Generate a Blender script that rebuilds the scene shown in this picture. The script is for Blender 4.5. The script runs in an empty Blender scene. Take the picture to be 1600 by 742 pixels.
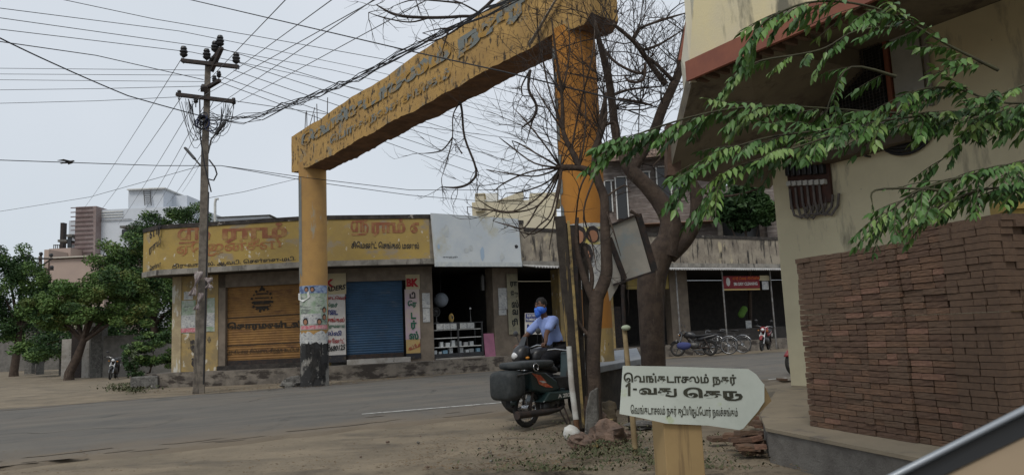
import bpy, math, random
from mathutils import Vector, Matrix, noise
R=random.Random(7)
C=bpy.context.scene.collection
S=bpy.context.scene
# ---------- camera calibration: turns a photo pixel into a world point at a chosen depth ----------
f=1155.; pit=math.atan(.128); rol=.045; H=1.3
def ray(x,y):
    u=x-800;v=371-y
    a=u*math.cos(rol)+v*math.sin(rol);b=-u*math.sin(rol)+v*math.cos(rol)
    return Vector((a/f, math.cos(pit)-b/f*math.sin(pit), math.sin(pit)+b/f*math.cos(pit)))
CAM=Vector((0,0,H))
def atz(x,y,z):
    d=ray(x,y); return CAM+d*((z-H)/d.z)
def P(x,y,D):
    d=ray(x,y); return CAM+d*(D/d.y)
def onp(x,y,p0,dr):
    """point of the vertical plane through p0 along horizontal direction dr seen at pixel x,y"""
    n=Vector((-dr[1],dr[0],0)); d=ray(x,y); p0=Vector((p0[0],p0[1],0))
    return CAM+d*((p0-CAM).dot(n)/d.dot(n))
# ---------- mesh builder ----------
class MB:
    def __init__(s): s.v=[];s.f=[];s.m=[];s.sm=[];s.cur=0;s.smooth=False
    def add(s,vs,fs,smooth=None):
        k=len(s.v); s.v+= [tuple(q) for q in vs]
        for q in fs:
            s.f.append(tuple(k+i for i in q)); s.m.append(s.cur); s.sm.append(s.smooth if smooth is None else smooth)
        return s
    def box(s,c,d,rot=None,taper=1):
        c=Vector(c); hx,hy,hz=d[0]/2,d[1]/2,d[2]/2
        vs=[]
        for z in(-1,1):
            t=taper if z>0 else 1
            for x,y in((-1,-1),(1,-1),(1,1),(-1,1)): vs.append(Vector((x*hx*t,y*hy*t,z*hz)))
        if rot is not None: vs=[rot@q for q in vs]
        return s.add([c+q for q in vs],[(0,3,2,1),(4,5,6,7),(0,1,5,4),(1,2,6,5),(2,3,7,6),(3,0,4,7)],False)
    def bar(s,a,b,w,t,up=(0,0,1)):
        a=Vector(a);b=Vector(b);d=(b-a);L=d.length;d.normalize();u=Vector(up)
        if abs(d.dot(u))>.98:u=Vector((1,0,0))
        sx=d.cross(u).normalized();uz=sx.cross(d)
        m=Matrix((sx,d,uz)).transposed()
        return s.box((a+b)/2,(w,L,t),m)
    def tube(s,pts,rad,n=8,cap=True,smooth=True):
        pts=[Vector(p) for p in pts]
        if not hasattr(rad,'__len__'): rad=[rad]*len(pts)
        vs=[];fs=[];prev=None
        for i,p in enumerate(pts):
            d=(pts[min(i+1,len(pts)-1)]-pts[max(i-1,0)]).normalized()
            if prev is None:
                a=Vector((0,0,1)) if abs(d.z)<.9 else Vector((1,0,0)); x=d.cross(a).normalized()
            else:
                x=(prev-d*prev.dot(d))
                x=x.normalized() if x.length>1e-6 else d.orthogonal().normalized()
            prev=x;y=d.cross(x)
            for k in range(n):
                t=2*math.pi*k/n; vs.append(p+(x*math.cos(t)+y*math.sin(t))*rad[i])
        for i in range(len(pts)-1):
            for k in range(n):
                fs.append((i*n+k,i*n+(k+1)%n,(i+1)*n+(k+1)%n,(i+1)*n+k))
        s.add(vs,fs,smooth)
        if cap and n>2:
            L=len(pts)-1
            s.add(vs[:n],[tuple(range(n-1,-1,-1))],False); s.add(vs[L*n:],[tuple(range(n))],False)
        return s
    def cyl(s,a,b,r,r2=None,n=16,smooth=True): return s.tube([a,b],[r,r if r2 is None else r2],n,True,smooth)
    def ball(s,c,r,n=12,m=8):
        c=Vector(c); r=Vector(r) if hasattr(r,'__len__') else Vector((r,r,r))
        vs=[c+Vector((0,0,r.z))];fs=[]
        for i in range(1,m):
            a=math.pi*i/m
            for k in range(n):
                t=2*math.pi*k/n; vs.append(c+Vector((r.x*math.sin(a)*math.cos(t),r.y*math.sin(a)*math.sin(t),r.z*math.cos(a))))
        vs.append(c-Vector((0,0,r.z)))
        for k in range(n): fs.append((0,1+k,1+(k+1)%n))
        for i in range(m-2):
            for k in range(n):
                a=1+i*n+k;b=1+i*n+(k+1)%n; fs.append((a,a+n,b+n,b))
        e=len(vs)-1
        for k in range(n): fs.append((e,1+(m-2)*n+(k+1)%n,1+(m-2)*n+k))
        return s.add(vs,fs,True)
    def torus(s,c,ax,R_,r,n=28,m=8):
        ax=Vector(ax).normalized();x=ax.orthogonal().normalized();y=ax.cross(x);c=Vector(c)
        vs=[];fs=[]
        for i in range(n):
            t=2*math.pi*i/n;d=x*math.cos(t)+y*math.sin(t)
            for j in range(m):
                q=2*math.pi*j/m; vs.append(c+d*(R_+r*math.cos(q))+ax*r*math.sin(q))
        for i in range(n):
            for j in range(m):
                a=i*m+j;b=i*m+(j+1)%m;a2=((i+1)%n)*m+j;b2=((i+1)%n)*m+(j+1)%m
                fs.append((a,a2,b2,b))
        return s.add(vs,fs,True)
    def prism(s,poly,off):
        """poly: coplanar 3D outline, extruded by vector off"""
        poly=[Vector(p) for p in poly];off=Vector(off);n=len(poly)
        vs=poly+[p+off for p in poly]
        nrm=Vector((0,0,0))
        for i in range(n): nrm+=poly[i].cross(poly[(i+1)%n])
        fl= nrm.dot(off)>0
        a=tuple(range(n));b=tuple(range(2*n-1,n-1,-1))
        fs=[tuple(reversed(a)) if fl else a, tuple(reversed(b)) if fl else b]
        for i in range(n):
            j=(i+1)%n; q=(i,j,j+n,i+n); fs.append(q if fl else tuple(reversed(q)))
        return s.add(vs,fs,False)
    def build(s,name,mat,parent=None,world=True,bevel=0):
        me=bpy.data.meshes.new(name); me.from_pydata(s.v,[],s.f)
        mats=mat if isinstance(mat,(list,tuple)) else [mat]
        for m in mats: me.materials.append(m)
        me.polygons.foreach_set('material_index',s.m); me.polygons.foreach_set('use_smooth',s.sm); me.update()
        o=bpy.data.objects.new(name,me); C.objects.link(o)
        if parent is not None:
            o.parent=parent
            if world: o.matrix_parent_inverse=wm(parent).inverted()
        if bevel:
            b=o.modifiers.new('b','BEVEL'); b.width=bevel; b.segments=2; b.limit_method='ANGLE'
        return o
def wm(o):
    m=Matrix.Translation(o.location)@o.rotation_euler.to_matrix().to_4x4()
    if o.parent: m=wm(o.parent)@o.matrix_parent_inverse@m
    return m
def tag(o,label=None,cat=None,group=None,kind=None):
    for k,v in(('label',label),('category',cat),('group',group),('kind',kind)):
        if v:o[k]=v
    return o
def thing(name,label,cat,loc=(0,0,0),rz=0,group=None):
    o=bpy.data.objects.new(name,None); C.objects.link(o); o.location=loc; o.rotation_euler=(0,0,rz); o.empty_display_size=.2
    return tag(o,label,cat,group)
def rotz(a): return Matrix.Rotation(a,3,'Z')
def arc_patch(mb,c,r,a0,a1,z0,z1,n=10):
    vs=[];fs=[]
    for i in range(n+1):
        a=a0+(a1-a0)*i/n
        for z in(z0,z1): vs.append((c[0]+r*math.cos(a),c[1]+r*math.sin(a),z))
    for i in range(n): fs.append((2*i,2*i+2,2*i+3,2*i+1))
    return mb.add(vs,fs,True)
# ---------- materials ----------
def rgb(c): return (c[0],c[1],c[2],1)
def M(name,c1,c2=None,scale=4,lo=.4,hi=.6,rough=.85,bump=0,bscale=40,metal=0,c3=None,s3=(1.5,1.5,1.5),lo3=.55,hi3=.65,c4=None,s4=(8,8,8),lo4=.6,hi4=.66,spec=.3,detail=6):
    m=bpy.data.materials.new(name); m.use_nodes=True; nt=m.node_tree;N=nt.nodes;L=nt.links
    b=N['Principled BSDF']; b.inputs['Roughness'].default_value=rough; b.inputs['Metallic'].default_value=metal
    b.inputs['Specular IOR Level'].default_value=spec
    if c2 is None: b.inputs['Base Color'].default_value=rgb(c1)
    tc=N.new('ShaderNodeTexCoord')
    def nz(sc,vec=None):
        n=N.new('ShaderNodeTexNoise'); n.inputs['Detail'].default_value=detail; n.inputs['Roughness'].default_value=.65
        if vec is not None:
            mp=N.new('ShaderNodeMapping'); mp.inputs['Scale'].default_value=vec; L.new(tc.outputs['Object'],mp.inputs[0]); L.new(mp.outputs[0],n.inputs['Vector']); n.inputs['Scale'].default_value=sc
        else:
            L.new(tc.outputs['Object'],n.inputs['Vector']); n.inputs['Scale'].default_value=sc
        return n.outputs['Fac']
    def rng(s_,a,bb):
        r=N.new('ShaderNodeMapRange'); r.inputs['From Min'].default_value=a; r.inputs['From Max'].default_value=bb; L.new(s_,r.inputs['Value']); return r.outputs[0]
    def mix(fac,a,bcol):
        x=N.new('ShaderNodeMix'); x.data_type='RGBA'; L.new(fac,x.inputs['Factor'])
        if isinstance(a,tuple): x.inputs['A'].default_value=a
        else: L.new(a,x.inputs['A'])
        x.inputs['B'].default_value=bcol; return x.outputs['Result']
    col=rgb(c1)
    if c2 is not None: col=mix(rng(nz(scale),lo,hi),col,rgb(c2))
    if c3 is not None: col=mix(rng(nz(1,s3),lo3,hi3),col,rgb(c3))
    if c4 is not None: col=mix(rng(nz(1,s4),lo4,hi4),col,rgb(c4))
    if not isinstance(col,tuple): L.new(col,b.inputs['Base Color'])
    if bump:
        bp=N.new('ShaderNodeBump'); bp.inputs['Strength'].default_value=bump; bp.inputs['Distance'].default_value=.02
        L.new(nz(bscale),bp.inputs['Height']); L.new(bp.outputs[0],b.inputs['Normal'])
    return m
BLK=(.012,.012,.013)
m_black=M('black_paint',(.012,.012,.014),(.03,.03,.032),rough=.35,spec=.5)
m_rubber=M('rubber',(.018,.018,.018),(.035,.033,.03),rough=.85)
m_chrome=M('chrome',(.45,.45,.46),(.3,.3,.3),scale=20,rough=.25,metal=1)
m_metal=M('grey_metal',(.12,.12,.12),(.07,.065,.06),scale=9,rough=.5,metal=.7)
m_dkmetal=M('dark_iron',(.02,.019,.019),(.045,.03,.024),scale=12,rough=.7,bump=.2)
m_seat=M('seat_vinyl',(.02,.02,.022),(.035,.035,.037),scale=14,rough=.55)
m_red=M('red_paint',(.24,.018,.02),(.15,.012,.014),rough=.3,spec=.5)
m_orange=M('red_orange_decal',(.45,.06,.03),(.6,.2,.1),scale=25,rough=.4)
m_white=M('white_paint',(.62,.62,.6),(.5,.5,.47),scale=7,rough=.6)
m_glass=M('lamp_glass',(.6,.6,.6),rough=.08,spec=.9)
m_wire=M('cable_black',(.02,.02,.022),rough=.6)
m_wire2=M('wire_aluminium',(.09,.09,.095),rough=.5)
m_inter=M('shade_dark_interior_plaster',(.05,.045,.04),(.035,.032,.03),rough=.95)  # plaster colour darkened to carry the shade inside the shops
m_conc=M('weathered_concrete',(.27,.25,.22),(.16,.15,.13),scale=2.5,rough=.95,bump=.4,c3=(.06,.055,.05),s3=(4,4,.8),lo3=.56,hi3=.66)
m_conc2=M('pale_cement',(.36,.34,.31),(.25,.23,.2),scale=3,rough=.95,bump=.3,c4=(.1,.09,.08),lo4=.62,hi4=.7)
m_pole=M('pole_concrete',(.19,.165,.135),(.11,.095,.08),scale=5,rough=.95,bump=.5,c3=(.05,.045,.04),s3=(6,6,.6),lo3=.55,hi3=.68)
# ---------- lettering: every glyph run becomes a thin mesh fitted into a rectangle on a surface ----------
LOOP={'D':[(-.35,-.13),(-.1,-.2),(.1,-.2),(.17,-.1),(.17,.2),(.17,.5)],   # tail of thu
      'K':[(-.10,.0),(-.1,-.14),(.12,-.17),(.24,-.02),(.22,.3),(.05,.42),(-.08,.5)],
      'R':[(-.42,.05),(-.5,-.1),(-.35,-.22),(-.1,-.22),(.1,-.12),(.17,.1),(.12,.28),(.0,.3),(-.02,.18)]}
def _glyph(txt,off):
    cu=bpy.data.curves.new('t','FONT'); cu.body=txt; cu.size=1; cu.offset=off; cu.resolution_u=2
    ob=bpy.data.objects.new('t',cu); C.objects.link(ob)
    dg=bpy.context.evaluated_depsgraph_get(); me=ob.evaluated_get(dg).to_mesh()
    vs=[tuple(v.co) for v in me.vertices]; fs=[tuple(p.vertices) for p in me.polygons]
    ob.evaluated_get(dg).to_mesh_clear(); bpy.data.objects.remove(ob); bpy.data.curves.remove(cu)
    return vs,fs
def letters(txt,off=.01):
    """'^D','^K','^R' after a letter draw the joined u-sign"""
    if txt.startswith('~SRI'):
        V1,F1=([],[]); w=.035+off*.5
        PL=[[(.30,.82),(.12,.80),(.03,.62),(.03,.40),(.12,.24),(.26,.24),(.34,.4),(.38,.82)],[(.38,.88),(.38,.2)],[(.36,.82),(.64,.82)],[(.64,.88),(.64,.2)],[(.8,.88),(.8,.22)],[(.64,.82),(.82,.82)],[(.8,.84),(.82,1.02),(.98,1.04),(1.02,.92),(.92,.84)],[(.82,.66),(.98,.66),(1.08,.48),(1.04,.2),(.88,.04),(.5,.02),(.06,.0)]]
        for pl in PL:
            for j in range(len(pl)-1):
                a=Vector(pl[j]);b=Vector(pl[j+1]);d=(b-a).normalized();nn=Vector((-d.y,d.x))*w;a=a-d*w*.6;b=b+d*w*.6;k=len(V1)
                V1+=[(q.x,q.y) for q in(a-nn,b-nn,b+nn,a+nn)];F1.append((k,k+1,k+2,k+3))
        rest=txt[4:].strip()
        if rest:
            V2,F2_=letters(rest,off);h2=max(v[1] for v in V2)-0;sc=.88/h2 if h2 else 1;x0=min(v[0] for v in V2);k=len(V1);sp=.38 if txt[4]==' ' else .16
            V1+=[((v[0]-x0)*sc*1.05+1.16+sp,v[1]*sc+.16) for v in V2];F1+=[tuple(k+i for i in q) for q in F2_]
        return V1,F1
    runs=[];cur='';i=0
    while i<len(txt):
        if txt[i]=='^': runs.append((cur,txt[i+1]));cur='';i+=2
        else: cur+=txt[i];i+=1
    runs.append((cur,None)); V=[];F=[];x=0
    for s_,lp in runs:
        lead=len(s_)-len(s_.lstrip(' ')); x+=.28*lead
        if s_.strip():
            vs,fs=_glyph(s_.strip(),off)
            mn=min(v[0] for v in vs);mx=max(v[0] for v in vs)
            k=len(V);V+=[(v[0]-mn+x,v[1]) for v in vs];F+=[tuple(k+a for a in q) for q in fs]
            x+=mx-mn
        if lp:
            w=.05+off*.8
            pl=LOOP[lp]
            for j in range(len(pl)-1):
                a=Vector(pl[j]);b=Vector(pl[j+1]);d=(b-a).normalized();nn=Vector((-d.y,d.x))*w/1.0
                a=a-d*w*.5;b=b+d*w*.5;k=len(V)
                V+=[(x+q.x,q.y) for q in(a-nn*.9,b-nn*.9,b+nn*.9,a+nn*.9)];F.append((k,k+1,k+2,k+3))
            x+=.2
        x+=.09
        x+=.28*(len(s_)-len(s_.rstrip(' ')))*(1 if s_.strip() else 0)
    return V,F
def text(txt,mat,parent,o,xd,up,w,h=None,off=.02,depth=.004,name='lettering',italic=0,warp=None):
    """o = lower left corner in the world, xd/up unit vectors, fitted to width w and height h"""
    V,F=letters(txt,off); xs=[v[0] for v in V];ys=[v[1] for v in V]
    x0,x1,y0,y1=min(xs),max(xs),min(ys),max(ys)
    sx=w/(x1-x0); sy=(h/(y1-y0)) if h else sx
    xd=Vector(xd);up=Vector(up);n=xd.cross(up).normalized();o=Vector(o)
    mb=MB();rr=random.Random(3)
    for q in F:
        j=depth+rr.random()*.0015
        vs=[]
        for i in q:
            a=(V[i][0]-x0)*sx;b=(V[i][1]-y0)*sy;a+=italic*b
            vs.append(warp(a,b,j) if warp else o+xd*a+up*b+n*j)
        mb.add(vs,[tuple(range(len(vs)))])
    return mb.build(name,mat,parent)
# ======================= SETTING =======================
def near_y(x): return 12.35+.6*x+ (.02*(x+3)**2 if x<-3 else 0)*-.15
FAR=[(-80,-22),(-30,6.5),(-12.5,18.0),(-8.8,20.2),(-3.5,23.6),(-.6,25.9),(4.7,28.8),(10.2,30.6),(30,40),(90,74)]
def lerp(T,x):
    for (a,b),(c,d) in zip(T,T[1:]):
        if x<=c: return b+(d-b)*(x-a)/(c-a)
    return T[-1][1]
def far_y(x): return lerp(FAR,x)
def frac(x,y):
    a=near_y(x);b=far_y(x); return (y-a)/(b-a)
def nz(x,y,s,z=0): return noise.noise(Vector((x*s,y*s,z)))
def gh(x,y):
    t=frac(x,y)
    d=min(max(abs(t-.5)-.5,-.2),.25) # outside road >0
    k=min(max((d+.06)/.04,0),1)
    if y>60 or y<-5 or abs(x)>40: return -.02
    return -.03*(1-k)+k*max(.008,.03+.026*nz(x,y,.5)+.022*nz(x,y,2.1,3)+.012*nz(x,y,7,5))
def road_dust_nodes(m):
    nt=m.node_tree;N=nt.nodes;L=nt.links;b=N['Principled BSDF'];src=b.inputs['Base Color'].links[0].from_socket
    tc=N.new('ShaderNodeTexCoord');sx=N.new('ShaderNodeSeparateXYZ');L.new(tc.outputs['Object'],sx.inputs[0])
    def ma(op,a,b_):
        n=N.new('ShaderNodeMath');n.operation=op
        for i,q in enumerate((a,b_)):
            if isinstance(q,(int,float)): n.inputs[i].default_value=q
            else: L.new(q,n.inputs[i])
        return n.outputs[0]
    d=ma('SUBTRACT',ma('SUBTRACT',sx.outputs[1],ma('MULTIPLY',sx.outputs[0],.6)),12.35)
    nn=N.new('ShaderNodeTexNoise');nn.inputs['Scale'].default_value=1.1;nn.inputs['Detail'].default_value=8;L.new(tc.outputs['Object'],nn.inputs['Vector'])
    d2=ma('ADD',d,ma('MULTIPLY',ma('SUBTRACT',nn.outputs['Fac'],.5),3.2))
    r=N.new('ShaderNodeMapRange');r.inputs['From Min'].default_value=.1;r.inputs['From Max'].default_value=1.9;r.inputs['To Min'].default_value=.95;r.inputs['To Max'].default_value=0;L.new(d2,r.inputs['Value'])
    cx=N.new('ShaderNodeCombineXYZ');L.new(ma('MULTIPLY',sx.outputs[0],.18),cx.inputs[0]);L.new(ma('MULTIPLY',d,1.3),cx.inputs[1])
    n3_=N.new('ShaderNodeTexNoise');n3_.inputs['Scale'].default_value=1;n3_.inputs['Detail'].default_value=9;n3_.inputs['Roughness'].default_value=.7;L.new(cx.outputs[0],n3_.inputs['Vector'])
    r3=N.new('ShaderNodeMapRange');r3.inputs['From Min'].default_value=.45;r3.inputs['From Max'].default_value=.7;L.new(n3_.outputs['Fac'],r3.inputs['Value'])
    x3=N.new('ShaderNodeMix');x3.data_type='RGBA';L.new(r3.outputs[0],x3.inputs['Factor']);L.new(src,x3.inputs['A']);x3.inputs['B'].default_value=(.16,.143,.118,1);src=x3.outputs['Result']
    x=N.new('ShaderNodeMix');x.data_type='RGBA';L.new(r.outputs[0],x.inputs['Factor']);L.new(src,x.inputs['A']);x.inputs['B'].default_value=(.165,.135,.1,1);L.new(x.outputs['Result'],b.inputs['Base Color'])
def axis(a,b,fine0,fine1,st,coarse):
    v=[];x=a
    while x<b:
        v.append(x)
        x+= st if fine0<=x<fine1 else coarse if abs(x)<90 else 400
    v.append(b); return v
m_dirt=M('dry_dirt',(.235,.19,.132),(.155,.128,.092),scale=.9,lo=.35,hi=.65,rough=1,bump=.6,bscale=22,c3=(.12,.1,.075),s3=(.7,1.3,1),lo3=.52,hi3=.66,c4=(.055,.045,.035),s4=(16,16,16),lo4=.64,hi4=.7)
mb=MB(); xs=axis(-3000,3000,-14,12,.13,1.5); ys=axis(-60,4000,3,30,.13,1.6)
vs=[(x,y,gh(x,y)) for y in ys for x in xs]; nx=len(xs)
mb.add(vs,[(j*nx+i,j*nx+i+1,(j+1)*nx+i+1,(j+1)*nx+i) for j in range(len(ys)-1) for i in range(nx-1)],True)
tag(mb.build('ground',m_dirt),kind='structure')
m_asph=M('dusty_asphalt',(.125,.116,.102),(.102,.096,.087),scale=1.2,lo=.35,hi=.65,rough=.95,bump=.35,bscale=160,c3=(.15,.125,.1),s3=(.35,.35,1),lo3=.5,hi3=.72,c4=(.07,.066,.06),s4=(2.2,.5,1),lo4=.6,hi4=.7)
road_dust_nodes(m_asph)
m_road_dust=M('road_edge_dust',(.165,.135,.1),(.13,.108,.085),scale=3,rough=1,bump=.4,bscale=90)
mb=MB(); xs=[-70+.0*i for i in ()]
x=-70
while x<85: xs.append(x); x+= .12 if -9<x<8 else .8
T=[0,.008,.03,.1,.2,.35,.5,.65,.8,.93,.992,1]
vs=[]
for x in xs:
    a=near_y(x)+.22*nz(x,0,.6)+.16*nz(x,0,2.3,4)+.07*nz(x,0,6,9); b=far_y(x)+.15*nz(x,5,.8)+.06*nz(x,5,4,2)
    for t in T: vs.append((x,a+(b-a)*t,(.022+.03*math.sin(math.pi*t)) if 0<t<1 else -.06))
n=len(T)
mb.add(vs,[(i*n+k,(i+1)*n+k,(i+1)*n+k+1,i*n+k+1) for i in range(len(xs)-1) for k in range(n-1)],True)
tag(mb.build('road',m_asph),kind='structure')
# broken asphalt lip (thin dark edge)
mb=MB()
for i in range(len(xs)-1):
    if False and nz(xs[i],3,1.7)>-.1:
        a=Vector(vs[i*n]);b=Vector(vs[(i+1)*n]); mb.add([a,b,b+Vector((0,-.03,-.03)),a+Vector((0,-.03,-.03))],[(3,2,1,0)])
0 and tag(mb.build('road_edge',M('asphalt_edge',(.06,.055,.048),rough=1)),kind='structure')
# dust blown over the far and near road margins as ragged sheets 4 mm up
mb=MB()
for _ in range(150):
    x=R.uniform(-14,12); side=R.random()<.45
    y=(near_y(x)+abs(R.gauss(0,.45))+.1) if side else far_y(x)-abs(R.gauss(0,.5))-.05
    k=R.uniform(.05,.25) if True else 0; m=9
    t=frac(x,y); z=.022+.03*math.sin(math.pi*min(max(t,0),1))+.005+_*.00001
    rad=[k*R.uniform(.5,1.2) for q in range(m)]; c,s_=math.cos(.55),math.sin(.55)
    pv=[]
    for q in range(m):
        u=rad[q]*2.2*math.cos(2*math.pi*q/m);v=rad[q]*.45*math.sin(2*math.pi*q/m)
        pv.append((x+u*c-v*s_,y+u*s_+v*c,z))
    mb.add(pv,[tuple(range(m))])
tag(mb.build('road_dust',m_road_dust),kind='stuff')
# worn edge line
m_line=M('worn_road_paint',(.55,.55,.52),(.2,.19,.18),scale=9,lo=.5,hi=.62,rough=.9)
mb=MB(); a=Vector((-2.69,12.85));b=Vector((-.37,13.79)); d=(b-a).normalized(); nn=Vector((-d.y,d.x))
def rz_(x,y): return .022+.03*math.sin(math.pi*min(max(frac(x,y),0),1))
k=0
while k<26:
    p=a+d*k+Vector((0,.004*k*k));q=a+d*(k+.5)+Vector((0,.004*(k+.5)**2)); w=.045
    mb.add([(p.x-nn.x*w,p.y-nn.y*w,rz_(p.x,p.y)+.004),(q.x-nn.x*w,q.y-nn.y*w,rz_(q.x,q.y)+.004),(q.x+nn.x*w,q.y+nn.y*w,rz_(q.x,q.y)+.004),(p.x+nn.x*w,p.y+nn.y*w,rz_(p.x,p.y)+.004)],[(0,1,2,3)]); k+=.5
tag(mb.build('road_line',m_line),kind='structure')
# cracks and a tar patch in the asphalt
m_crk=M('asphalt_crack',(.035,.033,.03),rough=1)
mb=MB()
for x0,t0,L_,a_ in((-10,.35,5,.5),(-6.5,.55,3.5,.75),(-4,.2,4,.45),(-2.6,.75,3,.5),(0,.45,3,.8),(-8,.8,3,.3)):
    x=x0;y=near_y(x)+(far_y(x)-near_y(x))*t0;px_=None
    for k in range(int(L_/.12)):
        a_k=a_+nz(x,y,2.3,k*.1)*1.6;x+=.12*math.cos(a_k);y+=.12*math.sin(a_k);z=rz_(x,y)+.0045;w=.006+.006*abs(nz(x,y,5))
        c=(Vector((x-math.sin(a_k)*w,y+math.cos(a_k)*w,z)),Vector((x+math.sin(a_k)*w,y-math.cos(a_k)*w,z)))
        if px_: mb.add([px_[0],px_[1],c[1],c[0]],[(0,1,2,3)])
        px_=c
tag(mb.build('road_cracks',m_crk),kind='structure')
# ======================= ROW OF SHOPS =======================
B_=3.75; 
Q=[Vector(q) for q in [(-12.9,25.62),(-12.08,24.95),(-6.62,24.41),(-2.84,25.22),(.45,27.62),(6.82,31.6),(25.5,42.3)]]
def offl(Q,k):
    """polyline offset inward by k"""
    out=[]
    for i,q in enumerate(Q):
        ds=[]
        if i>0: ds.append((Q[i]-Q[i-1]).normalized())
        if i<len(Q)-1: ds.append((Q[i+1]-Q[i]).normalized())
        ns=[Vector((-d.y,d.x)) for d in ds]; nn=sum(ns,Vector((0,0))).normalized()
        out.append(q+nn*k/max(nn.dot(ns[0]),.4))
    return out
WQ=offl(Q,1.05); TH=offl(Q,.14)
def seg(i,L=None):
    L=L or WQ
    return L[i],(L[i+1]-L[i]).normalized()
def v3(p,z): return Vector((p.x,p.y,z))
m_yel=M('yellow_wall_paint',(.36,.255,.08),(.3,.215,.08),scale=1.2,rough=.9,bump=.2,c3=(.27,.22,.15),s3=(1.1,1.1,1.6),lo3=.54,hi3=.62,c4=(.5,.45,.36),s4=(4,4,3),lo4=.64,hi4=.67)
m_yel2=M('faded_yellow_wall_paint',(.42,.31,.10),(.36,.27,.12),scale=1.4,rough=.9,bump=.2,c3=(.30,.25,.19),s3=(3,3,4),lo3=.57,hi3=.64,c4=(.07,.06,.05),s4=(6,6,5),lo4=.62,hi4=.68)
m_sooty=M('sooty_parapet_plaster',(.31,.27,.21),(.2,.17,.135),scale=2,rough=.95,bump=.3,c3=(.05,.045,.04),s3=(5,5,.9),lo3=.53,hi3=.62,c4=(.42,.36,.24),s4=(2.5,2.5,1.2),lo4=.6,hi4=.68)
m_plinth=M('crumbling_plinth',(.2,.175,.145),(.12,.105,.09),scale=3,rough=1,bump=.8,bscale=15,c3=(.05,.042,.036),s3=(1.5,1.5,4),lo3=.5,hi3=.58)
m_cope=M('mouldy_coping',(.06,.052,.046),(.03,.027,.025),scale=5,rough=1,bump=.5,c3=(.3,.27,.23),s3=(3,3,6),lo3=.62,hi3=.66)
m_colm=M('ochre_column_plaster',(.35,.25,.10),(.25,.19,.1),scale=3,rough=.9,bump=.2,c3=(.5,.46,.38),s3=(4,4,2),lo3=.6,hi3=.63,c4=(.1,.08,.06),s4=(7,7,3),lo4=.64,hi4=.7)
m_brwn=M('brown_column_plaster',(.19,.155,.12),(.14,.115,.09),scale=3,rough=.9,bump=.2)
m_rust=M('ochre_shutter_paint',(.26,.14,.045),(.2,.105,.038),scale=3,rough=.7,c3=(.14,.07,.03),s3=(1.5,1.5,6),lo3=.56,hi3=.68)
m_blue=M('blue_shutter_paint',(.03,.075,.14),(.025,.06,.11),scale=2,rough=.6,c3=(.06,.09,.13),s3=(2,2,5),lo3=.56,hi3=.7)
m_signred=M('faded_brick_red_lettering',(.23,.09,.05),(.32,.19,.08),scale=4,lo=.44,hi=.66,rough=.9)
m_signred2=M('paler_red_lettering',(.3,.125,.055),(.33,.21,.08),scale=4,lo=.45,hi=.62,rough=.9)
m_signblk=M('black_brushed_lettering',(.03,.03,.035),(.1,.08,.05),scale=9,lo=.55,hi=.7,rough=.9)
def wall_run(mb,L,i0,i1,z0,z1,th,fn=None):
    """a wall following polyline L (outer face) with thickness inward"""
    I=[q for q in offl(L,th)]
    for i in range(i0,i1):
        a,b,c,d=L[i],L[i+1],I[i+1],I[i]
        mb.add([v3(a,z0),v3(b,z0),v3(c,z0),v3(d,z0),v3(a,z1),v3(b,z1),v3(c,z1),v3(d,z1)],[(3,2,1,0),(4,5,6,7),(0,1,5,4),(2,3,7,6),(1,2,6,5),(3,0,4,7)])
def shop_building(name,label,i0,i1,ztop,mat,matlow,loc):
    r=thing(name,label,'shop building',loc)
    mb=MB(); wall_run(mb,Q,i0,i1,B_+.18,ztop,.14); mb.build('parapet',mat,r)
    mb=MB(); wall_run(mb,offl(Q,-.035),i0,i1,B_,B_+.18,.2); mb.build('drip_ledge',matlow,r)
    mb=MB(); wall_run(mb,offl(Q,-.03),i0,i1,ztop+.002,ztop+.14,.24); mb.build('coping',m_cope,r)
    IN=offl(Q,7.5); T2=offl(Q,.17)
    mb=MB()
    for i in range(i0,i1):
        a,b,c,d=T2[i],T2[i+1],IN[i+1],IN[i]
        for z0,z1 in((B_+.02,B_+.17),):
            mb.add([v3(a,z0),v3(b,z0),v3(c,z0),v3(d,z0),v3(a,z1),v3(b,z1),v3(c,z1),v3(d,z1)],[(3,2,1,0),(4,5,6,7),(0,1,5,4),(2,3,7,6),(1,2,6,5),(3,0,4,7)])
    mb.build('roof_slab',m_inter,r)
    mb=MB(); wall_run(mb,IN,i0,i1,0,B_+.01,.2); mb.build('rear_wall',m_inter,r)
    PL=offl(Q,.12);mb=MB()
    for i in range(i0,i1):
        a,b,c,d=PL[i],PL[i+1],IN[i+1],IN[i]
        mb.add([v3(a,-.1),v3(b,-.1),v3(c,-.1),v3(d,-.1),v3(a,.45),v3(b,.45),v3(c,.45),v3(d,.45)],[(3,2,1,0),(4,5,6,7),(0,1,5,4),(2,3,7,6),(1,2,6,5),(3,0,4,7)])
    mb.build('plinth',m_plinth,r)
    return r
def wblock(mb,i,x0,x1,yref,z0,z1,out,back,L=None):
    """block on wall segment i between the sight lines of pixel columns x0..x1; from out (towards street) to back"""
    p,d=seg(i,L); nn=Vector((-d.y,d.x))
    a=onp(x0,yref,p,d);b=onp(x1,yref,p,d)
    A=Vector((a.x,a.y))-nn*out;Bq=Vector((b.x,b.y))-nn*out;D_=Vector((a.x,a.y))+nn*back;Cq=Vector((b.x,b.y))+nn*back
    mb.add([v3(A,z0),v3(Bq,z0),v3(Cq,z0),v3(D_,z0),v3(A,z1),v3(Bq,z1),v3(Cq,z1),v3(D_,z1)],[(3,2,1,0),(4,5,6,7),(0,1,5,4),(2,3,7,6),(1,2,6,5),(3,0,4,7)])
    return A,Bq
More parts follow.
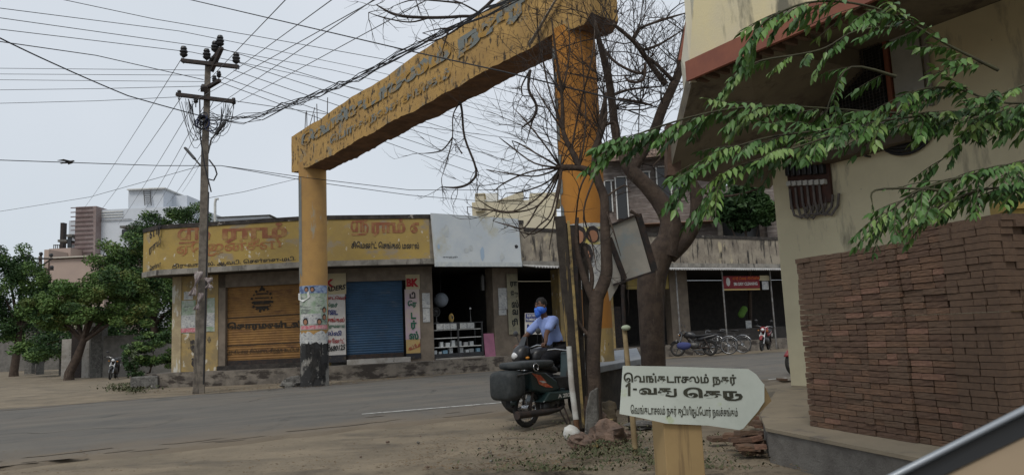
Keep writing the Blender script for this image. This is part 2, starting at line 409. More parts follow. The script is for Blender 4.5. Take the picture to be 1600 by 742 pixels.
def shutter(parent,i,x0,x1,yref,z0,z1,mat):
    p,d=seg(i); nn=Vector((-d.y,d.x)); a=onp(x0,yref,p,d).to_2d()+nn*.18; b=onp(x1,yref,p,d).to_2d()+nn*.18
    mb=MB(); z=z0;vs=[];k=0
    while z<z1:
        for t,o in((0,0),(.25,.02),(.5,.026),(.75,.02)): 
            for q in(a,b): vs.append(v3(q-nn*o,z+t*.085))
        z+=.085
    n=len(vs)//2
    mb.add(vs,[(2*j,2*j+1,2*j+3,2*j+2) for j in range(n-1)],True)
    o=mb.build('roller_shutter',mat,parent)
    mb=MB()
    ab=(b-a); 
    mb.add([v3(a-nn*.05,z0-.02),v3(b-nn*.05,z0-.02),v3(b,z0-.02),v3(a,z0-.02),v3(a-nn*.05,z0+.16),v3(b-nn*.05,z0+.16),v3(b,z0+.16),v3(a,z0+.16)],[(3,2,1,0),(4,5,6,7),(0,1,5,4),(2,3,7,6),(1,2,6,5),(3,0,4,7)])
    mb.build('bottom_rail',m_dkmetal,o)
    return o,a,b,nn
corner=shop_building('corner_shop','yellow painted corner shop with big red Tamil letters and two closed shutters',0,3,5.32,[m_yel],m_conc,(-7,26,0))
p,d=seg(0,Q)
# left and centre parapet lettering
UP=Vector((0,0,1))
def ptext(i,x0,x1,y0,yh,s,mat,parent,off=.02,L=None,italic=0,out=.006):
    """lettering on the plane of segment i: pixel span x0..x1, baseline pixel y0, height pixel yh"""
    p,d=seg(i,L or Q); a=onp(x0,y0[0],p,d); b=onp(x1,y0[1],p,d)
    n2=Vector((d.y,-d.x,0)); h=(onp(x0,yh,p,d)-a).z
    xd=(b-a); w=xd.length; xd.normalize()
    return text(s,mat,parent,a+n2*out,xd,UP,w,h,off,italic=italic)
ptext(1,277,449,(383,377),352,'~SRI ராம்',m_signred,corner,.045)
ptext(1,276,440,(403,395),378,'ஏெஜன்சீஸ்',m_signred2,corner,.03)
ptext(1,269,462,(421,409),412,'திருவாயில். ஆவடி. ெசன்ைன-மடி.',m_signblk,corner,.02)
ptext(2,548,662,(370,370),339,'~SRIராம் எ',m_signred,corner,.05)
ptext(2,549,655,(388,389),377,'சிெமண்ட் ெசங்கல் மணல்',m_signblk,corner,.03)
ptext(0,233,252,(400,383),385,'ராம்',m_signblk,corner,.02)
ptext(0,234,252,(424,416),415,'ெசன்ைன',m_signblk,corner,.02)
ptext(0,234,252,(378,368),356,'ஸ்ரீ',m_signblk,corner,.02)
# columns
m_col2=M('cream_column_paint',(.4,.33,.2),(.3,.24,.15),scale=3,rough=.9,c3=(.5,.48,.42),s3=(5,5,1.5),lo3=.54,hi3=.6)
mb=MB();wblock(mb,1,271,341,500,.45,B_+.01,.02,.3);mb.build('column',m_colm,corner)
mb=MB();wblock(mb,1,270,284,500,.1,B_+.01,.05,.34);mb.build('column',m_col2,corner)
mb=MB();wblock(mb,1,341,352,500,.45,B_+.01,.0,.3);mb.build('column',m_brwn,corner)
mb=MB();wblock(mb,1,470,512,500,.45,B_+.01,.0,.3);mb.build('column',m_colm,corner)
mb=MB();wblock(mb,2,636,677,500,.45,B_+.01,.0,.5);mb.build('column',m_brwn,corner)
mb=MB();wblock(mb,1,340,480,500,3.3,B_+.01,.0,.2);wblock(mb,2,512,640,500,3.3,B_+.01,.002,.2);mb.build('lintel',m_brwn,corner)
mb=MB();wblock(mb,2,541,640,500,.45,.62,.06,.4);mb.build('door_sill',m_conc2,corner)
mb=MB();wblock(mb,1,341,480,500,.45,.6,.1,.4);mb.build('door_sill',m_cope,corner)
sh,a,b,nn=shutter(corner,1,350,480,500,.6,3.4,m_rust)
SL=[Vector((a.x,a.y)),Vector((b.x,b.y))]
m_stencil=M('dark_stencil_paint',(.03,.025,.02),(.1,.06,.03),scale=14,lo=.55,hi=.68,rough=.8)
m_sten2=M('faint_stencil_paint',(.17,.09,.035),(.27,.14,.045),scale=10,lo=.45,hi=.6,rough=.8)
ptext(0,356,472,(517,514),503,'ெகாரமண்டல்',m_stencil,sh,.05,L=SL,out=.035)
ptext(0,352,468,(556,551),546,'உறுதியான சிெமண்ட்-சிறந்த கட்டிடம்',m_stencil,sh,.012,L=SL,out=.035)
d=(b-a).normalized(); n2=Vector((d.y,-d.x,0))
mb=MB()
def fr(x0,y0,x1,y1,w):
    A=onp(x0,y0,a,d)+n2*.036;Bq=onp(x1,y1,a,d)+n2*.036
    if abs(x0-x1)>5: mb.add([A,Bq,Bq+UP*w,A+UP*w],[(0,1,2,3)])
    else: D3=Vector((d.x,d.y,0))*w; mb.add([A,A+D3,Bq+D3,Bq],[(0,1,2,3)])
fr(351,498,470,491,.03);fr(351,541,351,498,.03);fr(351,541,470,535,.03);mb.build('painted_frame',m_stencil,sh)
# round emblem of stacked bands on the shutter
mb=MB();c=onp(410,469,a,d)+n2*.036;D3=Vector((d.x,d.y,0));rr=.33
def band(z0,z1,k=1,ri=None):
    m=6;vs=[]
    for i in range(m+1):
        z=z0+(z1-z0)*i/m;w=math.sqrt(max(rr*rr-z*z,0))*k; vs+= [c-D3*w+UP*z,c+D3*w+UP*z]
    mb.add(vs,[(2*i,2*i+1,2*i+3,2*i+2) for i in range(m)])
band(-.33,-.2);band(-.14,-.02);band(.06,.1,.8);band(.2,.25,.9)
for i in range(16):
    t=2*math.pi*i/16+.1;e=.33;g=.38+.04*(i%2)
    t2=t+.2;mb.add([c+D3*e*math.cos(t)+UP*e*math.sin(t),c+D3*e*math.cos(t2)+UP*e*math.sin(t2),c+D3*g*math.cos(t2)+UP*g*math.sin(t2),c+D3*g*math.cos(t)+UP*g*math.sin(t)],[(0,1,2,3)])
mb.add([c+D3*-.1+UP*.34,c+D3*.1+UP*.34,c+UP*.55],[(0,1,2)])
mb.build('round_emblem',m_stencil,sh)
sh2,a,b,nn=shutter(corner,2,541,630,500,.62,3.4,m_blue)
# dark painted figure and pasted bills on the corner column
p,d=seg(1);n2=Vector((d.y,-d.x,0));D3=Vector((d.x,d.y,0))
m_paperg=M('green_poster_paper',(.22,.3,.2),(.4,.42,.38),scale=5,rough=.8,c3=(.16,.18,.16),s3=(3,3,9),lo3=.55,hi3=.6)
m_paperw=M('white_poster_paper',(.5,.5,.47),(.36,.37,.37),scale=6,rough=.8,c3=(.2,.2,.22),s3=(12,12,26),lo3=.55,hi3=.6)
m_paperp=M('pink_poster_strip',(.45,.12,.15),(.5,.3,.3),scale=14,rough=.8)
m_paperb=M('blue_poster_header',(.08,.12,.24),(.3,.36,.45),scale=9,rough=.8)
m_dkfig=M('dark_wall_drawing',(.04,.035,.035),(.2,.16,.09),scale=10,lo=.5,hi=.62)
def panel(i,x0,y0,x1,y1,out,mat,name,parent,L=None,th=.004):
    """flat sheet on wall segment i, top-left pixel x0,y0 bottom-right x1,y1"""
    p,d=seg(i,L); n2=Vector((d.y,-d.x,0)); a=onp(x0,y1,p,d);b=onp(x1,y1,p,d);t=onp(x0,y0,p,d).z
    a.z=b.z=(a.z+b.z)/2
    a+=n2*out;b+=n2*out
    mb=MB();mb.prism([a,b,Vector((b.x,b.y,t)),Vector((a.x,a.y,t))],n2*th);return mb.build(name,mat,parent)
o=panel(1,282,470,306,520,.03,m_paperg,'poster',corner);panel(1,282,493,306,512,.036,m_paperw,'poster_text',o);panel(1,282,513,306,519,.04,m_paperp,'poster_strip',o)
o=panel(1,318,466,336,518,.03,m_paperg,'poster',corner);panel(1,318,489,336,510,.036,m_paperw,'poster_text',o)
panel(1,288,456,302,468,.03,m_paperw,'poster',corner)
mb=MB()
for q in range(14):
    cx,cy=R.uniform(300,330),R.uniform(530,568); 
    c=onp(cx,cy,p,d)+n2*(.03+q*.0006);k=R.uniform(.08,.2);m=8
    mb.add([c+D3*k*R.uniform(.3,1)*math.cos(2*math.pi*j/m)+UP*k*1.3*R.uniform(.3,1)*math.sin(2*math.pi*j/m) for j in range(m)],[tuple(range(m))])
mb.build('wall_drawing',m_dkfig,corner)
# BK sign boards painted beside the blue shutter
m_bkcream=M('cream_board',(.42,.36,.22),(.38,.33,.22),scale=3,rough=.8)
m_bkwhite=M('white_board',(.5,.48,.45),(.42,.4,.38),scale=4,rough=.8)
m_bkpink=M('mauve_board',(.4,.3,.36),(.42,.36,.3),scale=2,rough=.8)
m_bkorange=M('ochre_board',(.42,.28,.1),(.4,.3,.15),scale=3,rough=.8)
m_lred=M('red_lettering',(.3,.02,.025),(.25,.03,.03),rough=.8);m_lblk=M('near_black_lettering',(.02,.022,.022),rough=.8)
m_lgrn=M('green_lettering',(.02,.1,.06),rough=.8);m_lblu=M('navy_lettering',(.02,.03,.14),rough=.8)
bk=thing('trade_sign','cream and white painted board with red, green and blue lines left of blue shutter','sign',onp(525,560,*seg(2)))
panel(2,492,428,541,460,.03,m_bkcream,'board_top',bk);panel(2,492,460,541,566,.03,m_bkwhite,'board',bk);panel(2,492,556,541,566,.04,m_signblk,'board_base',bk)
def wt(i,x0,x1,y,h,s,mat,parent,off=.03,out=.05,it=0,sl=0): return ptext(i,x0,x1,(y,y-sl),y-h,s,mat,parent,off,L=WQ,out=out,italic=it)
wt(2,497,523,449,13,'BK',m_lred,bk,.05);wt(2,497,539,458,8,'TRADERS',m_lblk,bk,.03,it=.2,sl=6)
for y,s,m_,x1 in((470,'ஹாட்ெவர்',m_lred,540),(481,'கல்நர்',m_lgrn,527),(492,'வாைட',m_lblu,528),(503,'ெசங்கல்',m_lred,538),(514,'ஆற்றுமணல்',m_lgrn,538),(524,'சல்லி',m_lblu,533),(536,'ெபயிண்ட்',m_lred,538)):
    wt(2,503,x1,y,8,s,m_,bk,.03,it=.15)
wt(2,508,539,550,9,'90680125',m_lblk,bk,.03,it=.1,sl=4)
wt(2,512,516,540,3,'cell',m_lblk,bk,.02)
bk=thing('trade_sign','narrow mauve BK strip sign with vertical Tamil letters right of blue shutter','sign',onp(646,560,*seg(2)))
panel(2,634,429,656,452,.03,m_bkcream,'board_top',bk);panel(2,634,452,657,530,.03,m_bkpink,'board',bk);panel(2,635,530,657,556,.03,m_bkorange,'board_bottom',bk);panel(2,635,552,658,560,.04,m_signblk,'board_base',bk)
wt(2,635,654,448,13,'BK',m_lred,bk,.06)
for y,s,x0,x1,h in((466,'டி',640,649,10),(481,'ேர',637,651,12),(498,'ட',642,650,10),(515,'ர்',642,651,15),(530,'ஸ்',639,654,13)): wt(2,x0,x1,y,h,s,m_lgrn if s!='டி' else m_lblk,bk,.045)
wt(2,638,656,548,7,'கட்டிடம்',m_lred,bk,.03,it=.2,sl=7)
# notices
mb=MB()
for nme,(x0,y0,x1,y1),i in(('a',(660,458,672,481),2),('b',(661,482,672,503),2)):
    o=panel(i,x0,y0,x1,y1,.02,m_paperw,'notice',corner)
# -------- middle shop (open, banner above) --------
mid=shop_building('open_shop','open fronted shop under white banner, soot stained parapet on its right side',3,4,5.32,[m_sooty],m_conc,(0,29,0))
east=shop_building('laundry_shop','long soot streaked shop row with corrugated awning behind the big tree',4,6,5.05,[m_sooty],m_conc,(8,34,0))
mb=MB();wblock(mb,3,772,812,500,.45,B_+.01,.0,.5);mb.build('column',m_brwn,mid)
mb=MB();wblock(mb,3,876,925,500,.45,B_+.01,.0,.5);mb.build('column',m_colm,mid)
mb=MB();wblock(mb,3,840,876,500,.45,B_+.01,2.5,2.6);mb=MB()
wblock(mb,3,678,772,500,.45,.5,.02,.3);mb.build('door_sill',m_conc2,mid)
for xx in(676,813):
    pass
mb=MB();p,d=seg(3);nn=Vector((-d.y,d.x));a=onp(796,500,p,d).to_2d()
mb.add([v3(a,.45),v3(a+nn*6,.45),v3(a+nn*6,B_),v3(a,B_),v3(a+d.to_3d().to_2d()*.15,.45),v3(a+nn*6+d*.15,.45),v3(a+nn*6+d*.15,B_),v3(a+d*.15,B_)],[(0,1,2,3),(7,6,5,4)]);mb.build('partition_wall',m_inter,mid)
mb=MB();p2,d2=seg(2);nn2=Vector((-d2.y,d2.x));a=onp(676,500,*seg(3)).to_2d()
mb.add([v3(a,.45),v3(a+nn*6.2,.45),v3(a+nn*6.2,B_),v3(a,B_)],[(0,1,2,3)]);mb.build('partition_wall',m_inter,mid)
# white flex banner in front of the parapet
m_ban=M('faded_white_banner',(.52,.55,.56),(.46,.5,.53),scale=1.2,rough=.7,c3=(.42,.4,.3),s3=(.8,.8,.8),lo3=.55,hi3=.7)
m_bang=M('ghost_print',(.4,.43,.45),(.5,.52,.5),scale=7,rough=.8);m_banb=M('ghost_print_blue',(.33,.42,.52),rough=.8)
p,d=seg(3,Q);n2=Vector((d.y,-d.x,0))
ban=thing('flex_banner','faded blank white banner stretched over parapet of the open shop','banner',onp(740,420,p,d))
P4=[onp(677,417,p,d),onp(812,417,p,d),onp(806,343,p,d),onp(670,334,p,d)]
mb=MB();mb.prism([q+n2*.1 for q in P4],n2*.05);mb.build('sheet',m_ban,ban)
mb=MB();mb.prism([q+n2*.151 for q in(P4[0],P4[1],P4[1]+UP*.16,P4[0]+UP*.16)],n2*.012);mb.build('hem',m_bang,ban)
def blob(c,w,h,mat,out,nm='faded_print',m=18,jag=.25):
    rr=random.Random(int(c[0]*7+c[1]));c3=onp(c[0],c[1],p,d)+n2*out;D3=Vector((d.x,d.y,0));mb=MB()
    mb.add([c3+D3*w*math.cos(2*math.pi*j/m)*(1-jag*rr.random())+UP*h*math.sin(2*math.pi*j/m)*(1-jag*rr.random()) for j in range(m)],[tuple(range(m))]);return mb.build(nm,mat,ban)
blob((694,362),.13,.24,m_bang,.156);blob((725,392),.13,.1,m_bang,.156);blob((732,388),.1,.12,m_bang,.158);blob((750,397),.1,.28,m_banb,.156);blob((752,345),.1,.08,m_bang,.156);blob((781,402),.12,.2,m_bang,.156,jag=.6);blob((803,386),.09,.08,m_signblk,.156);blob((682,386),.06,.1,m_banb,.156)
ptext(3,688,711,(404,404),401,'சாந்தி',m_signblk,ban,.02,out=.16)
# corrugated awnings
m_corr=M('asbestos_sheet',(.42,.42,.41),(.3,.29,.28),scale=4,rough=.8,bump=.2,c3=(.12,.11,.1),s3=(1.5,3,3),lo3=.58,hi3=.7)
def corrug(mb,a,b,depth,drop,nn,amp=.03,wl=.14,th=.012):
    a=Vector(a);b=Vector(b);L=(b-a).length;d=(b-a)/L;n=int(L/wl*8);vs=[]
    for i in range(n+1):
        t=L*i/n;z=amp*math.sin(2*math.pi*t/wl);q=a+d*t+UP*z;o=Vector((nn.x,nn.y,0))*depth+UP*-drop
        vs+=[q,q+o,q+o-UP*th,q-UP*th]
    mb.add(vs,[(4*i,4*i+1,4*i+5,4*i+4) for i in range(n)]+[(4*i+7,4*i+6,4*i+2,4*i+3) for i in range(n)]+[(4*i+1,4*i+2,4*i+6,4*i+5) for i in range(n)],True)
p,d=seg(5,Q);nn=Vector((d.y,-d.x))
q4,q5,q6=Q[4],Q[5],Q[6]
a=onp(940,412,*seg(4,Q));mb=MB();corrug(mb,v3(a.to_2d(),3.72),v3(Q[5],3.72),.45,.1,Vector((-(Q[5]-Q[4]).normalized().y*-1,-(Q[5]-Q[4]).normalized().x)));
corrug(mb,v3(Q[5],3.72),v3(Q[5]+(Q[6]-Q[5])*.45,3.72),.45,.1,nn);mb.build('corrugated_awning',m_corr,east)
mb=MB();aa=onp(815,408,*seg(3,Q));bb=onp(884,412,*seg(3,Q));d3=seg(3,Q)[1];corrug(mb,v3(aa.to_2d(),3.76),v3(bb.to_2d(),3.74),.75,.12,Vector((d3.y,-d3.x)));mb.build('corrugated_awning',m_corr,mid)
# strip signs and notices of the open shop
st=thing('strip_sign','tall cream strip with vertical dark Tamil letters on column right of the open shop','sign',onp(803,560,*seg(3)))
panel(3,794,428,811,522,.05,M('khaki_board',(.27,.25,.17),(.2,.19,.14),scale=4,rough=.8),'board',st)
for y,s,x0,x1,h in((449,'ரா',796,807,9),(465,'ேஜ',797,808,11),(481,'ஸ்',798,809,13),(492,'வ',799,808,9),(510,'ரி',799,808,13)): wt(3,x0,x1,y,h,s,m_lblk,st,.04,out=.06)
panel(3,779,450,793,483,.02,m_paperw,'notice',mid);panel(3,779,484,791,492,.02,m_paperw,'notice',mid)
# display counter
cp,cd=onp(725,560,*seg(3)),seg(3)[1]
nn=Vector((-cd.y,cd.x,0));D3=Vector((cd.x,cd.y,0))
a=onp(677,549,*seg(3));b=onp(754,549,*seg(3));a.z=b.z=.5
ctr=thing('display_counter','black framed glass display counter with three shelves inside the open shop','counter',(a+b)/2)
L=(b-a).length;hC=1.22
mb=MB()
for k in(0,.5,1): 
    q=a+D3*L*k;mb.box(q+UP*hC/2-nn*.0,(.06,.06,hC),rotz(math.atan2(cd.y,cd.x)));mb.box(q+UP*hC/2+nn*.5,(.06,.06,hC),rotz(math.atan2(cd.y,cd.x)))
for z in(.05,.12): mb.box((a+b)/2+nn*.25+UP*z,(L+.06,.54,.06),rotz(math.atan2(cd.y,cd.x)))
mb.build('frame',m_black,ctr)
for z in(.38,.7,.99):
    mb=MB();mb.box((a+b)/2+nn*.25+UP*z,(L-.07,.5,.025),rotz(math.atan2(cd.y,cd.x)));mb.build('shelf',m_white,ctr)
mb=MB();mb.box((a+b)/2+nn*.25+UP*(hC+.015),(L+.1,.6,.03),rotz(math.atan2(cd.y,cd.x)));mb.build('top',m_black,ctr)
m_bx=[M('white_carton',(.5,.52,.52),(.4,.42,.42),scale=9,rough=.6),M('blue_carton',(.2,.33,.42),rough=.6),M('grey_carton',(.3,.3,.3),rough=.6)]
bn=0
labs={0:'white carton on a glass shelf of the open shop counter',1:'pale blue carton on a glass shelf of the open shop counter',2:'grey carton on a glass shelf of the open shop counter'}
for sh_,(z,n) in enumerate(((.155,9),(.395,8),(.715,0))):
    for k in range(n):
        t=(k+.5)/n*L+R.uniform(-.04,.04)
        if abs(t-L/2)<.12 or R.random()<.12: continue
        w,hh=R.uniform(.1,.2),R.uniform(.07,.22);ci=R.choice([0,0,0,1,2])
        mb=MB();mb.box(a+D3*t+nn*R.uniform(.1,.25)+UP*(z+hh/2),(w,.12,hh),rotz(math.atan2(cd.y,cd.x)))
        tag(mb.build('carton',m_bx[ci]),labs[ci],'box','cartons on the counter shelves')
for t0,t1 in((.06,.47),(.53,.83)):
    q=thing('price_label_row','row of white printed labels along top of the counter, %s half'%('left' if t0<.3 else 'right'),'label strip',a+D3*L*t0+UP*1.0)
    A=a+D3*L*t0-nn*.045+UP*1.015;Bq=a+D3*L*t1-nn*.045+UP*1.015;m=3 if t0<.3 else 2
    for j in range(m):
        x0=A+(Bq-A)*(j/m+.01);x1=A+(Bq-A)*((j+1)/m-.01);mb=MB();mb.prism([x0,x1,x1+UP*.2,x0+UP*.2],-nn*.006);mb.build('label_card',m_paperw,q)
# lamp / face ornament, on counter top
def ontop(t,o=.25): return a+D3*L*t+nn*o+UP*(hC+.03)
q=ontop(.45);o=thing('wall_clock_ornament','small yellow oval mask ornament standing on counter top','ornament',q)
mb=MB();mb.ball(q+UP*.17,(.1,.06,.17));mb.build('face',M('ochre_plastic',(.45,.3,.1)),o);mb=MB();mb.ball(q+UP*.19-nn*.055,(.045,.015,.07));mb.build('hollow',m_black,o);mb=MB();mb.cyl(q,q+UP*.03,.06);mb.build('base',m_black,o)
q=ontop(.85);o=thing('bottle_lamp','slim pale stand with small white bulb on right of counter','lamp',q)
mb=MB();mb.tube([q,q+UP*.05,q+UP*.3,q+UP*.45],[.05,.03,.012,.01]);mb.build('stand',m_metal,o);mb=MB();mb.ball(q+UP*.5,.04);mb.build('bulb',m_glass,o)
q=ontop(.15);o=thing('table_fan','grey table fan at left end of the counter top','fan',q)
mb=MB();mb.cyl(q,q+UP*.04,.09);mb.cyl(q,q+UP*.25,.02);mb.build('stand',m_metal,o);mb=MB();mb.torus(q+UP*.4,nn,.16,.008)
for j in range(10):
    t=math.pi*j/10;mb.bar(q+UP*.4-D3*.16*math.cos(t)-UP*.16*math.sin(t),q+UP*.4+D3*.16*math.cos(t)+UP*.16*math.sin(t),.006,.006)
mb.build('grille',m_metal,o);mb=MB();mb.ball(q+UP*.4,.05);mb.build('motor',m_metal,o)
# hanging steel globe seen above the counter
q=onp(702,467,*seg(3))+nn*.6;o=thing('hanging_globe','round pale blue grey globe hanging above the display counter','lamp',q)
mb=MB();mb.ball(q,.27,24,16);mb.build('globe',M('pale_globe',(.22,.25,.28),(.17,.19,.22),rough=.6),o);mb=MB();mb.cyl(q+UP*.26,Vector((q.x,q.y,B_)),.008);mb.build('cord',m_wire,o)
q=onp(763,442,*seg(3))+nn*.4;mb=MB();mb.cyl(q-UP*.25,q+UP*.3,.09);o=thing('water_filter','grey upright canister on back of the open shop column','canister',q);mb.build('canister',m_metal,o);mb=MB();mb.cyl(q+UP*.3,q+UP*.36,.05);mb.build('cap',m_black,o)
# pink board leaning right of the counter
A=onp(757,543,*seg(3))-nn*.02;Bq=onp(773,543,*seg(3))-nn*.02;A.z=Bq.z=.45
mb=MB();mb.prism([A,Bq,Bq+UP*.85+nn*.08,A+UP*.85+nn*.08],-nn*.03);tag(mb.build('pink_board',M('pink_laminate',(.33,.13,.2),(.27,.11,.17),rough=.6)),'plain pink board leaning upright beside the display counter','board')
# A-board
q=P(831,556,24.8);q.z=.45 if False else .05
q=atz(832,574,.0); q=Vector((.9,27.0,.02))
bs=thing('shop_board','white notice board on legs reading ELECTRICAL & PLUMBING WORKS behind the rider','sign',q)
p0,d0=Vector((q.x,q.y)),Vector((.95,.3)).normalized()
def pf(x0,y0,x1,y1,out,mat,nm):
    n2=Vector((d0.y,-d0.x,0));A=onp(x0,y1,p0,d0)+n2*out;Bq=onp(x1,y1,p0,d0)+n2*out;Cq=onp(x1,y0,p0,d0)+n2*out;D=onp(x0,y0,p0,d0)+n2*out
    mb=MB();mb.prism([A,Bq,Cq,D],n2*.02);return mb.build(nm,mat,bs)
pf(820,489,850,522,0,m_bkwhite,'board');pf(821,490,850,502,.022,m_lblu,'header')
def tf(x0,x1,y,h,s,mat,out,off=.02):
    n2=Vector((d0.y,-d0.x,0));A=onp(x0,y,p0,d0);Bq=onp(x1,y,p0,d0);hh=onp(x0,y-h,p0,d0).z-A.z
    return text(s,mat,bs,A+n2*out,(Bq-A).normalized(),UP,(Bq-A).length,hh,off)
tf(823,845,495,4,'ELECTRICAL &',m_white,.046);tf(822,847,501,4,'PLUMBING WORKS',m_white,.046)
for k in range(4): tf(823+k*6,827+k*6,514,8,'8',m_lblu,.024,.06)
mb=MB()
for x in(823,847):
    A=onp(x,520,p0,d0);mb.cyl(Vector((A.x,A.y,.0)),A,.02)
mb.build('legs',m_dkmetal,bs)
# goods inside the dim shops
# -------- east row: posts, laundry sign, interior --------
m_post=M('steel_post',(.2,.2,.2),(.12,.11,.1),scale=6,rough=.6)
def epost(x,i=5,dz=0):
    q=onp(x,540,*seg(i,Q)).to_2d();mb=MB();mb.cyl(v3(q,0),v3(q,3.66),.035);mb.build('awning_post',m_post,east)
for x,i in((1064,5),(1137,5),(1213,5),(1008,4)): epost(x,i)
mb=MB();wblock(mb,4,925,960,500,.45,B_+.01,.0,.5);mb.build('column',m_colm,east)
mb=MB();wblock(mb,5,1050,1078,500,.45,B_+.01,.0,.4);mb.build('column',m_brwn,east)
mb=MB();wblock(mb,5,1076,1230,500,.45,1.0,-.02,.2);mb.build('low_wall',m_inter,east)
mb=MB();wblock(mb,4,985,1050,500,2.9,B_+.0,-.02,.12);mb.build('hanging_cloth_blind',M('ochre_cloth',(.4,.3,.09),(.3,.24,.1),rough=.9),east)
mb=MB();wblock(mb,4,968,985,500,.45,2.2,-.6,.8);mb.build('shelf_stack',m_dkmetal,east)
ls=thing('laundry_sign','red SRI DRY CLEANING sign hanging under corrugated awning','sign',onp(1162,450,*seg(5,Q)))
panel(5,1133,431,1190,450,-.1,M('dull_red_board',(.2,.025,.03),(.15,.02,.025),rough=.8),'board',ls,L=Q);
ptext(5,1149,1186,(446,445),441,'SRI DRY CLEANING',m_white,ls,.03,out=-.09+.0);ptext(5,1147,1190,(438,437),432,'ஸ்ரீ டிைர கிளீனிங்',M('orange_lettering',(.5,.12,.03)),ls,.03,out=-.09)
mb=MB();p,d=seg(5,Q);n2=Vector((d.y,-d.x,0));c=onp(1140,440,p,d)-n2*.09
mb.add([c+Vector((d.x,d.y,0))*.13*math.cos(j*.785)+UP*.2*math.sin(j*.785) for j in range(8)],[tuple(range(8))]);mb.build('printed_face',m_bkwhite,ls)
panel(5,1133,451,1190,453,-.09,m_bkorange,'lower_trim',ls,L=Q);panel(5,1190,430,1205,438,-.1,m_bkcream,'side_panel',ls,L=Q);panel(5,1194,439,1204,452,-.1,m_paperw,'side_notice',ls,L=Q)
m_lime=M('lime_cloth',(.1,.2,.04),rough=.9);p5,d5=seg(5)
q=onp(1173,487,p5,d5)+Vector((-d5.y,d5.x,0))*.6
mb=MB()
for j in range(3): mb.ball(q+Vector((.08*j,.02*j,.12*j-.1)),(.18,.08,.17))
tag(mb.build('hanging_shirt',m_lime),'bright lime green shirt hanging inside the laundry','shirt')
q=onp(1178,510,p5,d5)+Vector((-d5.y,d5.x,0))*.3;mb=MB();mb.prism([q+Vector((-.15,0,-.35)),q+Vector((.15,.08,-.35)),q+Vector((.15,.08,.3)),q+Vector((-.15,0,.3))],(0,-.02,0));tag(mb.build('paper_notice',m_paperw),'white paper notice below lime shirt in the laundry','notice')
# ======================= CONCRETE ARCH =======================
F_=P(491,533,21.6);N_=P(922,514,13.2);F2=F_.to_2d();N2=N_.to_2d()
bd=(N2-F2).normalized();bn=Vector((bd.y,-bd.x)) # towards camera-left side
if bn.dot(-F2)<0: bn=-bn
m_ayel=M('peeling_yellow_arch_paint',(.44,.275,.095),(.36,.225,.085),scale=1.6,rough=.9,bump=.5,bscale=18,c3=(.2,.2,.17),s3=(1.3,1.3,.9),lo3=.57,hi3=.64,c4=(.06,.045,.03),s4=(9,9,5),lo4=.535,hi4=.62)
m_apil=M('orange_pillar_paint',(.42,.185,.035),(.35,.155,.035),scale=1.5,rough=.85,bump=.25,bscale=12,c4=(.5,.4,.25),s4=(7,7,5),lo4=.7,hi4=.73)
m_apil2=M('yellow_pillar_paint',(.4,.235,.08),(.33,.195,.075),scale=1.5,rough=.85,bump=.3,c3=(.3,.27,.2),s3=(3,3,.7),lo3=.6,hi3=.66)
m_grypatch=M('grey_blue_bare_render',(.15,.165,.165),(.21,.2,.17),scale=4,lo=.4,hi=.6,rough=.95)
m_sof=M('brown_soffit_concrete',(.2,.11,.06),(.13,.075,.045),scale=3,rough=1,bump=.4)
m_ghost=M('weathered_blue_grey_lettering',(.175,.19,.18),(.37,.22,.06),scale=3.2,lo=.47,hi=.56,rough=.9)
arch=thing('concrete_arch','tall peeling yellow concrete arch beam on two round pillars spanning the street','arch',(F2.x,F2.y,0))
pf0=F2+bn*.36
def OB(x,y): return onp(x,y,pf0,bd)
tops=[(455,214),(500,186),(551,151),(605,120),(635,96),(678,67),(736,33),(780,2)]
pts=[OB(*q) for q in tops]
def along(p): return (p.to_2d()-pf0).dot(bd)
tl=[(along(p),p.z) for p in pts]
L0=tl[0][0];ra=random.Random(5)
Ltot=along(OB(966,20))-.62
tl+=[(along(OB(845,-30)),8.0),(Ltot,7.95)]
bl=[(L0,OB(455,270).z),(along(OB(480,262)),OB(480,262).z),(along(OB(660,165)),OB(660,165).z),(along(OB(860,57)),OB(860,57).z)]
zb=bl[-1][1];bl+=[(along(OB(872,40)),zb+.0),(Ltot-.15,zb-.1),(Ltot,zb+.05)]
def itp(T,x):
    if x<=T[0][0]:return T[0][1]
    for (a,b),(c,d) in zip(T,T[1:]):
        if x<=c: return b+(d-b)*(x-a)/(c-a)
    return T[-1][1]
mb=MB();n=150;W_=.72
ring=[]
for i in range(n+1):
    s_=L0+(Ltot-L0)*i/n;zt=itp(tl,s_)+.02*nz(s_,1,2);zb_=itp(bl,s_)+.05*nz(s_,9,1.7)+.03*nz(s_,4,6)
    front=pf0+bd*s_;k=.03*nz(s_,0,1.1)
    row=[]
    for j in range(9): 
        z=zb_+(zt-zb_)*j/8; row.append(v3(front+bn*(k*.5+.012*nz(s_,z,3,7)),z))
    for j in range(4): row.append(v3(front-bn*(W_*(j+1)/4),zt+.01*nz(s_,j,3)))
    for j in range(8): row.append(v3(front-bn*W_,zt+(zb_-zt)*(j+1)/8))
    for j in range(3): row.append(v3(front-bn*(W_*(3-j)/4),zb_+.03*nz(s_,j,5,3)))
    ring.append(row)
m_=len(ring[0]);vs=[q for r_ in ring for q in r_]
for i in range(n):
    for j in range(m_):
        j2=(j+1)%m_
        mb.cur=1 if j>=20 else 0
        mb.add([],[]) ; mb.f.append((i*m_+j,(i+1)*m_+j,(i+1)*m_+j2,i*m_+j2)[::1]);mb.m.append(mb.cur);mb.sm.append(False)
mb.v=[tuple(q) for q in vs];mb.cur=0
mb.f.append(tuple(range(m_)));mb.m.append(0);mb.sm.append(False);mb.f.append(tuple(n*m_+i for i in range(m_-1,-1,-1)));mb.m.append(0);mb.sm.append(False)
beam=mb.build('beam',[m_ayel,m_sof],arch)
